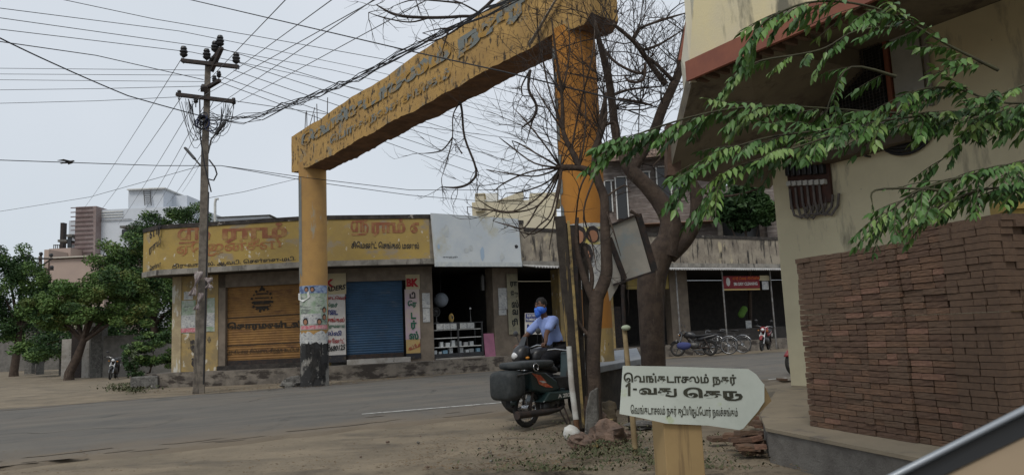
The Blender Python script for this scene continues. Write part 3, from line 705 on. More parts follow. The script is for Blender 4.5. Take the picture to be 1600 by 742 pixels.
def btext(s0,s1,z0,z1,s,mat,off):
    w=s1-s0
    def warp(a,b,j):
        t=s0+a;zb_=itp(bl,t);zt=itp(tl,t);h=b/(z1-z0)
        return v3(pf0+bd*t+bn*(.02+.03*nz(t,0,1.1)*.5+.012*nz(t,zb_+(zt-zb_)*(z0+(z1-z0)*h),3,7)+.006+j*.5),zb_+(zt-zb_)*(z0+(z1-z0)*h))
    return text(s,mat,beam,(0,0,0),(1,0,0),(0,0,1),w,(z1-z0),off,warp=warp)
btext(L0+.7,Ltot-1.6,.46,.9,'ெவங்கடாசலம் நகர்',m_ghost,.075)
btext(L0+2.6,Ltot-4.2,.16,.42,'ெபாதுநலச் சங்கம்',m_ghost,.03)
# pillars
def pillar(c,r,zt,mats,lean=0):
    mb=MB();n=28;zs=[-.1,.35,.7,1.3,2.1,3,4,5,6,zt]
    vs=[]
    for z in zs:
        for k in range(n):
            t=2*math.pi*k/n;rr_=r*(1+.012*nz(math.cos(t)*2,math.sin(t)*2,1,z));vs.append((c.x+rr_*math.cos(t),c.y+rr_*math.sin(t),z))
    for i in range(len(zs)-1):
        mb.cur=1 if i<1 else 0
        mb.add([],[])
        for k in range(n): mb.f.append((i*n+k,i*n+(k+1)%n,(i+1)*n+(k+1)%n,(i+1)*n+k));mb.m.append(2 if zs[i]<1.2 else 0);mb.sm.append(True)
    mb.v=vs;return mb.build('pillar',mats,arch)
m_pbase=M('tarred_peeling_pillar_base',(.2,.19,.17),(.03,.03,.03),scale=2.2,lo=.42,hi=.5,rough=.9,bump=.4,c4=(.42,.42,.4),s4=(6,6,4),lo4=.62,hi4=.66)
r1=.40
pil1=pillar(F2,r1,6.55,[m_apil2,m_apil2,m_pbase]);pil2=pillar(N2,r1,6.8,[m_apil,m_apil,m_colm])
# angle helper: facing camera
def fang(c): return math.atan2(-c.y,-c.x)
def patch(c,par,a0,a1,z0,z1,mat,nm,out): 
    mb=MB();b_=fang(c);arc_patch(mb,c,r1+out,b_+a0,b_+a1,z0,z1);return mb.build(nm,mat,par)
def zat(c,y,x): return P(x,y,(c-Vector((0,0))).y-r1*.7).z
def jag(c,par,a0,a1,z0,z1,mat,nm,out,n=14,seed=1,amp=.12):
    """patch with a ragged outline"""
    rr=random.Random(seed);b_=fang(c);mb=MB();vs=[]
    for i in range(n+1):
        a=b_+a0+(a1-a0)*i/n;o=r1+out
        l=z0+rr.uniform(0,amp);h=z1-rr.uniform(0,amp);vs+=[(c.x+o*math.cos(a),c.y+o*math.sin(a),l),(c.x+o*math.cos(a),c.y+o*math.sin(a),h)]
    mb.add(vs,[(2*i,2*i+2,2*i+3,2*i+1) for i in range(n)],True);return mb.build(nm,mat,par)
z=lambda y:zat(F2,y,492)
# from the camera, increasing angle runs to the RIGHT for a pillar ahead
o=patch(F2,pil1,-1.25,1.15,z(515),z(446),m_paperg,'poster',.012)
patch(F2,o,-1.25,1.15,z(458),z(446),m_paperb,'poster_header',.017);patch(F2,o,-1.1,1.1,z(514),z(508),m_paperp,'poster_strip',.017);patch(F2,o,-1.1,.5,z(506),z(490),m_paperw,'poster_text',.016)
m_skin0=M('printed_face_brown',(.3,.15,.09));m_hair0=M('printed_hair',(.03,.025,.025))
def face(c,par,ang,y,xr,s,out=.022):
    b_=fang(c)+ang;cc=Vector((c.x+(r1+out)*math.cos(b_),c.y+(r1+out)*math.sin(b_),zat(c,y,xr)));t=Vector((-math.sin(b_),math.cos(b_),0));
    mb=MB();mb.add([cc+t*s*1.1*math.cos(j*.7)+UP*s*1.3*math.sin(j*.7) for j in range(9)],[tuple(range(9))]);o=mb.build('printed_hair',m_hair0,par)
    mb=MB();nrm=Vector((math.cos(b_),math.sin(b_),0))*.004;mb.add([cc+nrm+t*s*.75*math.cos(j*.7)+UP*(s*.9*math.sin(j*.7)-s*.25) for j in range(9)],[tuple(range(9))]);mb.build('printed_face',m_skin0,par)
face(F2,o,.75,484,500,.07);face(F2,o,.75,495,500,.07);face(F2,o,.35,502,498,.07);face(F2,o,-.6,502,482,.08);face(F2,o,-.5,452,484,.06,.03);face(F2,o,-.1,452,490,.06,.03)
# torn white notice
b_=fang(F2);mb=MB();vs=[]
for k,(ang,y) in enumerate(((-1.35,457),(-1.3,467),(-.75,471),(-.25,464),(-.3,455))):
    vs.append((F2.x+(r1+.045)*math.cos(b_+ang),F2.y+(r1+.045)*math.sin(b_+ang),z(y)))
mb.add(vs,[(0,1,2,3,4)]);mb.build('torn_notice',m_white,pil1)
jag(F2,pil1,-1.4,1.3,z(540),z(516),m_paperw,'bare_lime_patch',.008,seed=2)
jag(F2,pil1,-1.5,-.9,z(445),z(270),m_grypatch,'grey_bare_strip',.006,n=5,seed=4,amp=.4)
m_tar=M('black_tar_smear',(.015,.015,.015),(.03,.028,.026),rough=.9)
for k in range(26):
    zc=R.uniform(.15,1.3);a0=R.gauss(.2,.5);w=R.uniform(.08,.4)*(1.4-zc*.6);h=R.uniform(.1,.35)
    jag(F2,pil1,a0-w/2,a0+w/2,max(zc-h,.02),zc+h*.6,m_tar,'tar_smear',.010+k*.0005,n=6,seed=k,amp=h*.7)
z=lambda y:zat(N2,y,915)
o=patch(N2,pil2,-1.35,1.4,z(452),z(350),m_paperw,'poster',.012)
m_pyel=M('yellow_poster_paper',(.5,.42,.12),(.5,.48,.4),scale=6,rough=.8)
patch(N2,o,-1.2,1.0,z(383),z(356),m_pyel,'poster_header',.017)
patch(N2,o,-1.2,-.45,z(425),z(392),M('maroon_print',(.2,.03,.05),(.45,.4,.38),scale=14,lo=.5,hi=.55),'poster_print',.018)
for ang,y,s in((-1.0,370,.1),(-.25,368,.13),(.35,368,.12),(-.1,398,.16)): face(N2,o,ang,y,915,s)
jag(N2,pil2,-1.4,-.9,z(545),z(455),m_paperw,'bare_lime_patch',.008,n=5,seed=8)
for k in range(7): jag(N2,pil2,-1.45,-1.0,z(62+k*42+30),z(62+k*42),m_grypatch,'grey_bare_patch',.006,n=5,seed=20+k,amp=.12)
jag(N2,pil2,-1.62,-1.28,z(345),z(60),m_grypatch,'grey_bare_strip',.004,n=4,seed=31,amp=.1)
mb=MB()
for x,y in((466,190),(470,182),(481,172),(486,168),(501,168)):
    q=OB(x,y+26)-Vector((bn.x,bn.y,0))*.2;q.z=itp(tl,along(q))-.1;mb.tube([q,q+Vector((R.uniform(-.02,.05),0,.75 if x!=481 else .5))],.012,6)
mb.tube([OB(480,210),OB(492,168)],.01,5)
mb.build('rebar_ends',m_dkmetal,arch)
mb=MB();c=v3(N2+bn*.3-bd*.35,6.85)
for k in range(3): mb.bar(c+Vector((0,0,.55-k*.03))-v3(bd*-.5,0)+v3(bn*(.13+.02*k),0),c+v3(bn*(.13+.02*k),0)-v3(bd*.35,0)-UP*.15,.04,.012)
mb.build('exposed_pale_crack',m_conc2,beam)
# ======================= ELECTRIC POLE =======================
PD=21.3
def PP(x,y,dd=0): return P(x,y,PD+dd)
base=PP(310,612);base.z=0
pole=thing('electric_pole','tall leaning concrete electricity pole with cross arms beside corner shop','electric pole',base)
mb=MB();pts=[base-UP*.3,PP(312,560),PP(317,440),PP(319,330),PP(320,240),PP(323,170),PP(325,100)]
vs=[];fs=[]
ws=[.16,.15,.13,.115,.1,.09,.08]
for p_,w in zip(pts,ws):
    for x,y in((-1,-.8),(1,-.8),(1,.8),(-1,.8)): vs.append(p_+rotz(.35)@Vector((x*w,y*w,0)))
for i in range(len(pts)-1):
    for k in range(4): fs.append((i*4+k,i*4+(k+1)%4,(i+1)*4+(k+1)%4,(i+1)*4+k))
fs.append((24,25,26,27));mb.add(vs,fs);mb.build('post',m_pole,pole,bevel=.02)
def arm(pa,pb,nm='cross_arm',w=.11): mb=MB();mb.bar(pa,pb,w,w*.8);return mb.build(nm,m_dkmetal,pole)
ar=arm(PP(284,95,-.15),PP(373,105,-.15),w=.13);arm(PP(276,148,-.15),PP(366,159,-.15),w=.13)
arm(PP(323,105,.2),PP(347,75,-.3));arm(PP(330,112,-.1),PP(346,76,-.3));arm(PP(320,140,.1),PP(343,126,-.4));arm(PP(321,136,.3),PP(319,140,-.3),w=.2)
def insul(x,y,s=1,dd=-.15):
    q=PP(x,y,dd);mb=MB();mb.cyl(q-UP*.22*s,q,.015);mb.build('pin',m_dkmetal,pole) if 0 else None
    prof=[(.03,-.05),(.09,0),(.1,.03),(.07,.06),(.1,.09),(.1,.12),(.06,.15),(.085,.18),(.06,.24),(.0,.25)]
    for k in range(len(prof)-1): mb.tube([q+UP*prof[k][1]*s,q+UP*(prof[k+1][1]*s+.0001)],[prof[k][0]*s,prof[k+1][0]*s+.001],12,False)
    mb.build('insulator',M_ins,pole)
M_ins=m_black
for x,y in((287,87),(336,79),(344,70),(323,91),(369,97)): insul(x,y,1.15)
for x,y in((335,125),(342,118),(365,160),(280,148),(306,158)): insul(x,y+2,.7)
for a,b in(((322,215),(345,202)),): pass
m_lamp=M('lamp_housing',(.09,.09,.095),(.06,.06,.06),rough=.5)
def slamp(a,b,c_):
    mb=MB();mb.tube([PP(*a),PP(*b),PP(*c_)],.025,8);o=mb.build('lamp_arm',m_metal,pole)
    d=(PP(*c_)-PP(*b)).normalized();mb=MB();mb.bar(PP(*c_)-d*.05,PP(*c_)+d*.42,.14,.07);mb.build('lamp_head',m_lamp,o,bevel=.02)
slamp((322,283),(316,262),(303,247));slamp((325,240),(330,218),(338,208))
mb=MB()
for k in range(7):
    q=PP(322+R.uniform(-6,8),186+R.uniform(-10,14),-.2);mb.torus(q,(R.uniform(-.4,.4),1,R.uniform(-.3,.3)),R.uniform(.1,.22),.018,16,5)
mb.build('cable_coils',M('blue_black_cable',(.02,.03,.09),(.02,.02,.02),scale=6,rough=.5),pole)
mb=MB();mb.tube([PP(312,155,-.25),PP(313,215,-.25),PP(320,260,-.2),PP(330,300,-.2)],.02,6);mb.tube([PP(327,250,-.2),PP(336,262,-.3),PP(339,272,-.3),PP(334,282,-.25),PP(326,280,-.2)],.022,6)
mb.tube([PP(326,300,-.2),PP(322,440,-.2),PP(318,600,-.2)],.02,6);mb.build('service_pipe',m_wire,pole)
for k in range(14):
    a=(R.uniform(276,300),R.uniform(150,165));b=(R.uniform(315,330),R.uniform(180,200));mb=MB() if k==0 else mb
    s_=R.uniform(10,35);pa,pb=PP(*a),PP(*b);mb.tube([pa.lerp(pb,t)-UP*s_*.018*2*math.sin(math.pi*t) for t in[i/8 for i in range(9)]],.008,4)
    a=(R.uniform(345,366),R.uniform(155,175));pa=PP(*a);mb.tube([pa.lerp(pb,t)-UP*s_*.014*2*math.sin(math.pi*t)+Vector((.1*math.sin(5*t),0,0)) for t in[i/8 for i in range(9)]],.008,4)
mb.build('loose_service_wires',m_wire,pole)
# rags tied on the pole
m_rag=M('dirty_white_cloth',(.4,.36,.34),(.25,.2,.2),scale=7,rough=.95)
def rag(x0,y0,x1,y1,w,lab,dd):
    pa,pb=PP(x0,y0,dd),PP(x1,y1,dd);mb=MB();n=10;vs=[]
    for i in range(n+1):
        q=pa.lerp(pb,i/n)
        for j in range(7):
            u=(j/6-.5)*w*(.6+.5*math.sin(i*.7+1));vs.append(q+Vector((u,.05*math.sin(j*2.1+i*.5),.02*nz(i,j,.7))))
    mb.add(vs,[(i*7+j,i*7+j+1,(i+1)*7+j+1,(i+1)*7+j) for i in range(n) for j in range(6)],True)
    o=mb.build('rag',m_rag);so=o.modifiers.new('s','SOLIDIFY');so.thickness=.015;tag(o,lab,'rag')
rag(311,424,301,462,.22,'long off white rag hanging on left side of the electric pole',-.3)
rag(325,434,328,450,.22,'small crumpled white rag on right side of the electric pole',-.25)
rag(314,458,307,484,.16,'lower grey rag tied to the electric pole above posters',-.28)
# ======================= WIRES =======================
def wire(pts,rad,label,grp=None,mat=None,sag=0,name='power_line'):
    V=[P(*q) for q in pts];out=[]
    for a,b in zip(V,V[1:]):
        n=10
        for i in range(n): t=i/n;out.append(a.lerp(b,t)-UP*4*sag*t*(1-t)*(b-a).length*.01)
    out.append(V[-1]);mb=MB();mb.tube(out,rad*.8,5);tag(mb.build(name,mat or m_wire),label,'wire',grp)
G='overhead power and phone lines'
wire([(80,-4,20),(240,30,21),(400,57,22),(617,96,24),(820,150,26),(1080,215,30)],.013,'upper dark wire running from top left corner behind the beam to the right',G)
wire([(280,-4,17),(400,24,15),(640,80,12),(790,113,10.5),(1000,165,9)],.014,'thick black cable crossing in front of the arch beam diagonally',G)
wire([(-10,12,17),(280,49,PD),(400,73,24),(560,106,28),(900,185,45)],.012,'highest of three parallel wires entering from left to the pole top',G)
wire([(-10,27,17),(336,76,PD),(520,110,26),(900,200,45)],.012,'middle of three parallel wires entering from left to the pole top',G)
wire([(-10,45,17),(300,82,PD),(480,120,25),(900,222,45)],.012,'lowest of three parallel wires entering from left to the pole top',G)
wire([(-10,64,15),(150,87,18),(318,125,PD)],.014,'dark line from left edge sloping to upper pole bracket',G)
wire([(-10,55,14),(80,98,16),(200,150,19),(320,183,PD-.2)],.02,'thick sagging service cable from left edge to cable coils',G,sag=.4)
for y0,y1,l in((107,110,'first'),(116,118,'second'),(125,128,'third')): wire([(-10,y0,22),(320,y1,PD)],.010,l+' thin level line from left edge to the pole middle bracket',G)
wire([(-10,141,24),(150,139,23),(318,135,PD)],.011,'fourth level line from left edge, just below three thin ones',G)
wire([(-10,162,24),(150,158,23),(276,152,PD)],.011,'fifth level line from left edge ending at lower cross arm tip',G)
wire([(-10,250,17),(250,259,20),(345,259,21),(480,283,22),(640,305,25),(880,325,30)],.013,'long low line with joints below the lamp heads crossing pillar',G)
wire([(345,259,21),(480,278,21),(640,297,22),(780,297,24),(900,275,27)],.012,'low line dipping right of the small pillar toward bare twigs',G)
wire([(-10,332,30),(140,308,27),(322,257,PD)],.010,'faint line rising from left edge to lamp level of pole',G)
wire([(322,310,PD),(380,300,24),(470,278,28)],.010,'short line from the pole toward small arch pillar top',G)
for a,b,l in(((285,90),(128,330),'outermost'),((285,150),(140,350),'second'),((310,150),(185,350),'third'),((322,160),(215,345),'fourth'),((335,155),(240,330),'fifth'),((322,230),(260,320),'shortest'),((366,160),(285,300),'innermost')):
    wire([(a[0],a[1],PD),(b[0],b[1],70)],.013,l+' line fanning from pole down left to white house',G,m_wire2,sag=.3)
for a,b,l in(((310,142),(450,-4),'first'),((340,130),(524,-4),'second'),((300,160),(597,-6),'third'),((330,172),(590,-4),'fourth'),((372,160),(675,-4),'fifth')):
    wire([(a[0],a[1],PD),(b[0],b[1],9)],.009,l+' line from left fanning up right from pole to the top edge',G,m_wire2)
for a,b,l in(((369,97),(900,262),'top'),((345,76),(905,240),'second'),((365,110),(900,285),'third'),((345,120),(890,300),'fourth'),((342,128),(880,318),'fifth'),((366,158),(900,228),'sixth')):
    wire([(a[0],a[1],PD),((a[0]+b[0])/2,(a[1]+b[1])/2+2,26),(b[0],b[1],33)],.014,l+' line running from pole behind the beam toward bare tree',G,m_wire2,sag=.2)
for k in range(9):
    o1=R.uniform(-6,6);o2=R.uniform(-7,7);o3=R.uniform(-5,5)
    g=lambda s_:R.uniform(-s_,s_)
    wire([(326,172+k*2.2,PD-.2),(350,186+g(8),20.6),(380,186+g(9),20),(410,180+g(8),19.2),(440,168+g(8),18.5),(470,158+g(7),17.7),(500,145+g(8),17),(530,133+g(6),16.4),(560,120+g(8),15.8),(620,88+g(8),14.6),(690,55+g(9),13.4),(760,20+g(10),12.2),(840,-18+g(10),11)],.011,'black cable of tangled bundle from pole draped along the arch beam','tangled black cables draped along the beam',sag=.3,name='draped_cable')
# bird
q=P(107,254,17.6);bd_=thing('bird','small dark bird in flight low in the left sky','bird',q)
def oval(mb,c,r,rot): mb2=MB();mb2.ball((0,0,0),r,10,8);mb.add([Vector(c)+rot@Vector(v) for v in mb2.v],mb2.f,True)
mb=MB();mb.tube([q+Vector((-.13,0,-.015)),q+Vector((-.08,0,0)),q+Vector((0,0,.012)),q+Vector((.07,0,.02)),q+Vector((.11,0,.03)),q+Vector((.13,0,.028)),q+Vector((.15,0,.022))],[.008,.025,.035,.028,.024,.018,.004],8)
vsw=[q+Vector((.05,-.02,.03)),q+Vector((-.05,-.02,.02)),q+Vector((-.14,-.22,.0)),q+Vector((.0,-.2,.03))]
mb.prism(vsw,(0,0,.008));mb.prism([Vector((v.x,2*q.y-v.y,v.z)) for v in vsw],(0,0,.008));mb.prism([q+Vector((-.1,-.02,0)),q+Vector((-.1,.02,0)),q+Vector((-.19,.04,-.02)),q+Vector((-.19,-.04,-.02))],(0,0,.006))
mb.build('body',m_black,bd_)
# ======================= TREES =======================
def leafmat(n,a,b,sc=3):
    m=M(n,a,b,scale=sc,lo=.35,hi=.65,rough=.6,spec=.25);nt=m.node_tree;bs=nt.nodes['Principled BSDF']
    return m
m_lfA=leafmat('leaf_green',(.07,.135,.032),(.115,.18,.048),.6);m_lfB=leafmat('leaf_dark_green',(.02,.05,.016),(.04,.08,.022),.7);m_lfC=leafmat('leaf_yellow_green',(.08,.12,.03),(.14,.15,.04),.9)
m_bark=M('rough_bark',(.082,.06,.046),(.05,.037,.03),scale=6,rough=1,bump=.9,bscale=30,c3=(.12,.095,.075),s3=(6,6,1.2),lo3=.58,hi3=.68)
m_barkd=M('dark_twig_bark',(.055,.043,.037),(.035,.028,.025),scale=8,rough=1,bump=.4)
def crown(name,clumps,leaf,n,mats,parent,seed=1,droop=.3):
    rr=random.Random(seed);mb=MB();tot=sum(c[1]*c[2] for c in clumps)
    for c,rx,rz in clumps:
        k=int(n*rx*rz/tot)
        sub=[(Vector((rr.gauss(0,.5),rr.gauss(0,.5),rr.gauss(0,.5)))) for _ in range(16)]
        sub=[s/max(s.length,1)*1 for s in sub]
        cols=[rr.randrange(len(mats)) for _ in sub]
        for _ in range(k):
            j=rr.randrange(16);s_=sub[j];d=Vector((rr.gauss(0,1),rr.gauss(0,1),rr.gauss(0,1))).normalized()*(.42*rr.random()**.4)
            q=c+Vector(((s_.x+d.x)*rx,(s_.y+d.y)*rx,(s_.z+d.z)*rz))*.8
            a=Vector((rr.gauss(0,1),rr.gauss(0,1),rr.gauss(-droop,.6))).normalized();b=a.cross(Vector((rr.gauss(0,1),rr.gauss(0,1),rr.gauss(0,1)))).normalized()
            l=leaf*rr.uniform(.6,1.3);w=l*.42
            mb.cur=cols[j] if rr.random()<.8 else rr.randrange(len(mats))
            mb.add([q-a*l*.5,q+b*w*.5,q+a*l*.5,q-b*w*.5],[(0,1,2,3)],False)
    return mb.build(name,mats,parent)
def tree(label,px,py,D,h0,clumps,leaf,n,mats,r=.18,seed=1,group='roadside trees at left',name='roadside_tree',cat='tree'):
    """clumps given as pixel x,y, pixel radius x,z at depth D+dd"""
    b=P(px,py,D);b.z=0;t=thing(name,label,cat,b,0,group)
    cl=[]
    for (x,y,rx,ry,dd) in clumps:
        c=P(x,y,D+dd);k=(D+dd)/1155;cl.append((c,rx*k,ry*k))
    top=sum((c[0] for c in cl),Vector())/len(cl)
    mb=MB();mid=b.lerp(top,.5)+Vector((.15,0,0));mb.tube([b-UP*.2,b+UP*.3,mid.lerp(b,.4),mid,top],[r*1.35,r*1.1,r,r*.75,r*.25],8)
    for c in cl[:8]:
        mb.tube([mid,mid.lerp(c[0],.5)+UP*.2,c[0]],[r*.5,r*.35,r*.1],6)
    mb.build('trunk',m_bark,t)
    crown('crown',cl,leaf,n,mats,t,seed);return t
tree('roadside tree with yellowish green crown and thick dark trunk left of the gate',108,585,36,0,[(105,462,50,34,0),(170,448,50,38,0),(225,445,34,34,1),(140,492,52,24,-.5),(60,485,34,25,0),(205,495,36,24,0),(90,500,35,18,-.3)],.16,32000,[m_lfA,m_lfC,m_lfA,m_lfB],.2,3)
tree('large bright green tree rising behind compound wall beside corner shop',255,575,41,0,[(215,400,50,35,0),(170,405,40,32,1),(250,440,55,60,0),(280,480,45,55,0),(215,470,45,50,1),(180,440,40,40,1)],.18,30000,[m_lfA,m_lfA,m_lfB,m_lfC],.25,5)
tree('tall dark green tree directly behind the corner shop roof',282,560,50,0,[(285,335,38,26,0),(245,345,28,22,1),(320,345,22,20,0),(210,375,30,25,0),(250,390,50,35,0),(235,360,25,25,0),(220,450,45,55,2)],.19,22000,[m_lfB,m_lfA,m_lfB],.25,7)
tree('dark tree at the left edge of the photo with drooping foliage',22,575,46,0,[(10,410,40,35,0),(35,430,35,40,0),(5,460,40,45,0),(45,480,35,40,0),(15,510,40,25,0),(75,460,25,45,0)],.18,26000,[m_lfB,m_lfB,m_lfA],.22,9)
tree('thin trunked small tree standing behind the far left gate posts',60,575,52,0,[(60,500,35,30,0),(30,525,40,18,0),(90,520,35,22,0),(150,510,35,25,0)],.28,7000,[m_lfB,m_lfA],.16,11)
tree('dense dark undergrowth filling the gap behind the gate pillars',110,585,43,0,[(100,540,60,30,0),(50,545,40,26,0),(160,520,50,36,0),(230,530,50,40,0)],.2,16000,[m_lfB,m_lfB,m_lfA],.06,19,name='undergrowth_tree',group=None)
tree('low feathery pale green shrub beside the concrete block by the compound wall',230,592,31,0,[(215,545,28,14,0),(245,530,30,16,0),(230,565,30,14,0),(260,560,20,16,0),(205,570,14,12,0)],.13,7500,[m_lfA,m_lfB],.04,13,group=None,name='feathery_shrub',cat='shrub')
tree('sparse whitish stemmed bush just right of the parked motorcycle',206,600,30.5,0,[(205,565,14,28,0),(215,590,12,12,0)],.12,1500,[M('pale_leaf',(.16,.19,.12),(.1,.13,.07)),m_lfB],.03,14,group=None,name='pale_bush',cat='shrub')
tree('dark leafy potted tree on the balcony behind the sooty parapet',1160,395,37,0,[(1160,315,42,26,0),(1130,325,26,20,0),(1190,330,26,28,0),(1165,345,45,16,0)],.34,5000,[m_lfB,m_lfB],.1,15,group=None,name='balcony_tree')
# ---------- bare trees ----------
def twigs(mb,base,dr,L,r,depth,rr,up=0.15,n=None):
    if depth==0 or L<.08: return
    pts=[Vector(base)];d=dr.normalized();k=6
    bend=Vector((rr.gauss(0,.1),rr.gauss(0,.1),rr.gauss(.02,.1)))
    for i in range(k): d=(d+bend+Vector((rr.gauss(0,.13),rr.gauss(0,.13),rr.gauss(0,.13)+up*.25))).normalized();pts.append(pts[-1]+d*L/k)
    mb.tube(pts,[r*(1-.75*i/k) for i in range(k+1)],5 if r>.008 else 4,False)
    for _ in range(n or rr.randint(3,5)):
        i=rr.randint(1,k);dd=(pts[min(i+1,k)]-pts[i-1]).normalized();a=Vector((rr.gauss(0,1),rr.gauss(0,1),rr.gauss(.2,1))).normalized()
        twigs(mb,pts[i],dd*.9+a*.75,L*rr.uniform(.4,.72),max(r*.55,.0025),depth-1,rr,up)
def limb(mb,pts,rads,n=9):
    # smooth px polyline (x,y,D)
    V=[P(*q) for q in pts];out=[];ro=[]
    for i in range(len(V)-1):
        p0=V[max(i-1,0)];p1=V[i];p2=V[i+1];p3=V[min(i+2,len(V)-1)]
        for k in range(4):
            t=k/4;out.append(.5*((2*p1)+(p2-p0)*t+(2*p0-5*p1+4*p2-p3)*t*t+(3*p1-p0-3*p2+p3)*t**3));ro.append(rads[i]+(rads[i+1]-rads[i])*t)
    out.append(V[-1]);ro.append(rads[-1]);mb.tube(out,ro,n);return out
bt=P(1020,605,12.2);bt.z=0
T1=thing('bare_tree','big bare tree with thick forked brown trunk behind the arrow sign','tree',bt)
mb=MB()
D0=12.2;pxr=lambda w,D:w*D/1155/2.25
limb(mb,[(1022,640,D0),(1021,570,D0),(1018,500,D0),(1018,440,D0),(1030,400,D0),(1045,375,D0)],[pxr(58,D0),pxr(42,D0),pxr(44,D0),pxr(50,D0),pxr(48,D0),pxr(40,D0)],14)
o1=limb(mb,[(1040,400,D0),(1048,350,D0),(1035,320,D0),(1010,290,D0),(985,265,D0),(975,240,D0)],[pxr(46,D0),pxr(38,D0),pxr(34,D0),pxr(28,D0),pxr(26,D0),pxr(22,D0)],12)
limb(mb,[(1045,400,D0),(1070,375,D0),(1088,340,D0),(1087,300,D0),(1080,280,D0)],[pxr(30,D0),pxr(28,D0),pxr(26,D0),pxr(22,D0),pxr(14,D0)],12)
limb(mb,[(975,240,D0),(963,215,D0),(955,150,D0-.3),(948,110,D0-.5),(935,60,D0-.8),(925,20,D0-1)],[pxr(22,D0),pxr(16,D0),pxr(14,D0),pxr(14,D0),pxr(9,D0),pxr(5,D0)])
limb(mb,[(990,262,D0),(1020,210,D0),(1035,170,D0),(1060,115,D0),(1062,90,D0),(1070,40,D0)],[pxr(20,D0),pxr(19,D0),pxr(18,D0),pxr(15,D0),pxr(9,D0),pxr(4,D0)])
limb(mb,[(1040,132,D0),(1012,95,D0),(990,65,D0-.2),(958,38,D0-.4)],[pxr(12,D0),pxr(9,D0),pxr(8,D0),pxr(6,D0)])
limb(mb,[(1050,125,D0),(1025,100,D0),(1012,90,D0)],[pxr(8,D0),pxr(6,D0),pxr(4,D0)])
for q in([(988,62,D0),(1000,45,D0),(1040,30,D0),(1075,20,D0)],[(1000,80,D0),(1030,70,D0),(1070,45,D0)],[(940,75,11.6),(965,100,11.6),(1000,115,11.6),(1008,100,11.6)],[(1008,100,11.6),(1005,125,11.6),(985,128,11.6),(975,118,11.6)],[(965,155,D0),(1000,160,D0),(1020,165,D0)],[(955,150,D0),(985,140,D0),(1040,135,D0)],[(1090,290,D0),(1110,305,D0),(1150,305,D0),(1200,290,D0)],[(975,245,D0),(1000,225,D0),(1070,195,D0)],[(1070,180,D0-.1),(1045,230,D0-.1),(1020,260,D0-.1)],[(985,330,10.4),(1000,338,10.4)]):
    limb(mb,q,[.03]+[.022]*(len(q)-2)+[.008],6)
mb.build('trunk',m_bark,T1)
mb=MB();rr=random.Random(21)
for (x,y,n,L,ux,uz) in((935,60,5,1.3,-.2,.8),(958,40,5,1.2,-.4,.6),(990,65,6,1.2,.2,.8),(1012,95,6,1.1,.4,.7),(1040,30,5,.9,.4,.5),(1000,115,5,1.1,.3,.5),(960,170,6,1.2,.5,.2),(1062,100,5,1.1,-.1,.9),(1035,170,5,1.0,-.4,.6),(955,130,6,1.4,-.4,.5),(1000,160,6,1.2,.3,.5),(975,245,4,1.2,.6,0),(1045,150,4,1.,-.6,.5)):
    for _ in range(n): twigs(mb,P(x,y,D0),Vector((ux+rr.gauss(0,.5),rr.gauss(0,.4),uz+rr.gauss(0,.5))),L*rr.uniform(.7,1.3),.012,3,rr,n=4)
mb.build('twigs',m_barkd,T1)
D1=9.7
b2=P(930,690,D1);b2.z=0
T2=thing('thin_bare_tree','slim bare tree in front of big pillar with twigs arching left','tree',b2)
mb=MB()
limb(mb,[(929,700,D1),(929,620,D1),(927,560,D1),(930,500,D1),(933,455,D1)],[pxr(30,D1),pxr(24,D1),pxr(24,D1),pxr(24,D1),pxr(26,D1)],12)
limb(mb,[(933,465,D1),(947,430,D1),(947,390,D1),(945,350,D1),(944,310,D1),(932,275,D1),(930,240,D1),(944,190,D1),(945,150,D1+.2)],[pxr(24,D1),pxr(22,D1),pxr(20,D1),pxr(17,D1),pxr(16,D1),pxr(15,D1),pxr(11,D1),pxr(11,D1),pxr(6,D1)],10)
limb(mb,[(928,470,D1),(915,440,D1),(906,410,D1),(900,375,D1),(903,340,D1)],[pxr(16,D1),pxr(13,D1),pxr(11,D1),pxr(8,D1),pxr(4,D1)])
limb(mb,[(922,460,D1),(925,430,D1),(916,395,D1),(913,385,D1)],[pxr(9,D1),pxr(8,D1),pxr(7,D1),pxr(5,D1)])
limb(mb,[(925,530,D1),(905,505,D1),(900,480,D1)],[pxr(8,D1),pxr(6,D1),pxr(4,D1)])
limb(mb,[(935,280,D1),(918,266,D1),(900,262,D1),(876,262,D1)],[pxr(14,D1),pxr(12,D1),pxr(11,D1),pxr(12,D1)])
limb(mb,[(905,262,D1),(893,235,D1),(880,205,D1),(878,150,D1),(868,80,D1),(862,30,D1)],[pxr(10,D1),pxr(10,D1),pxr(8,D1),pxr(6,D1),pxr(4,D1),pxr(3,D1)])
limb(mb,[(944,310,D1),(938,285,D1)],[pxr(12,D1),pxr(10,D1)])
limb(mb,[(925,240,D1),(935,215,D1),(940,180,D1),(948,145,D1)],[pxr(11,D1),pxr(9,D1),pxr(8,D1),pxr(6,D1)])
limb(mb,[(948,195,D1),(960,192,D1),(965,215,D1),(962,235,D1)],[pxr(6,D1),pxr(6,D1),pxr(4,D1),pxr(3,D1)],6)
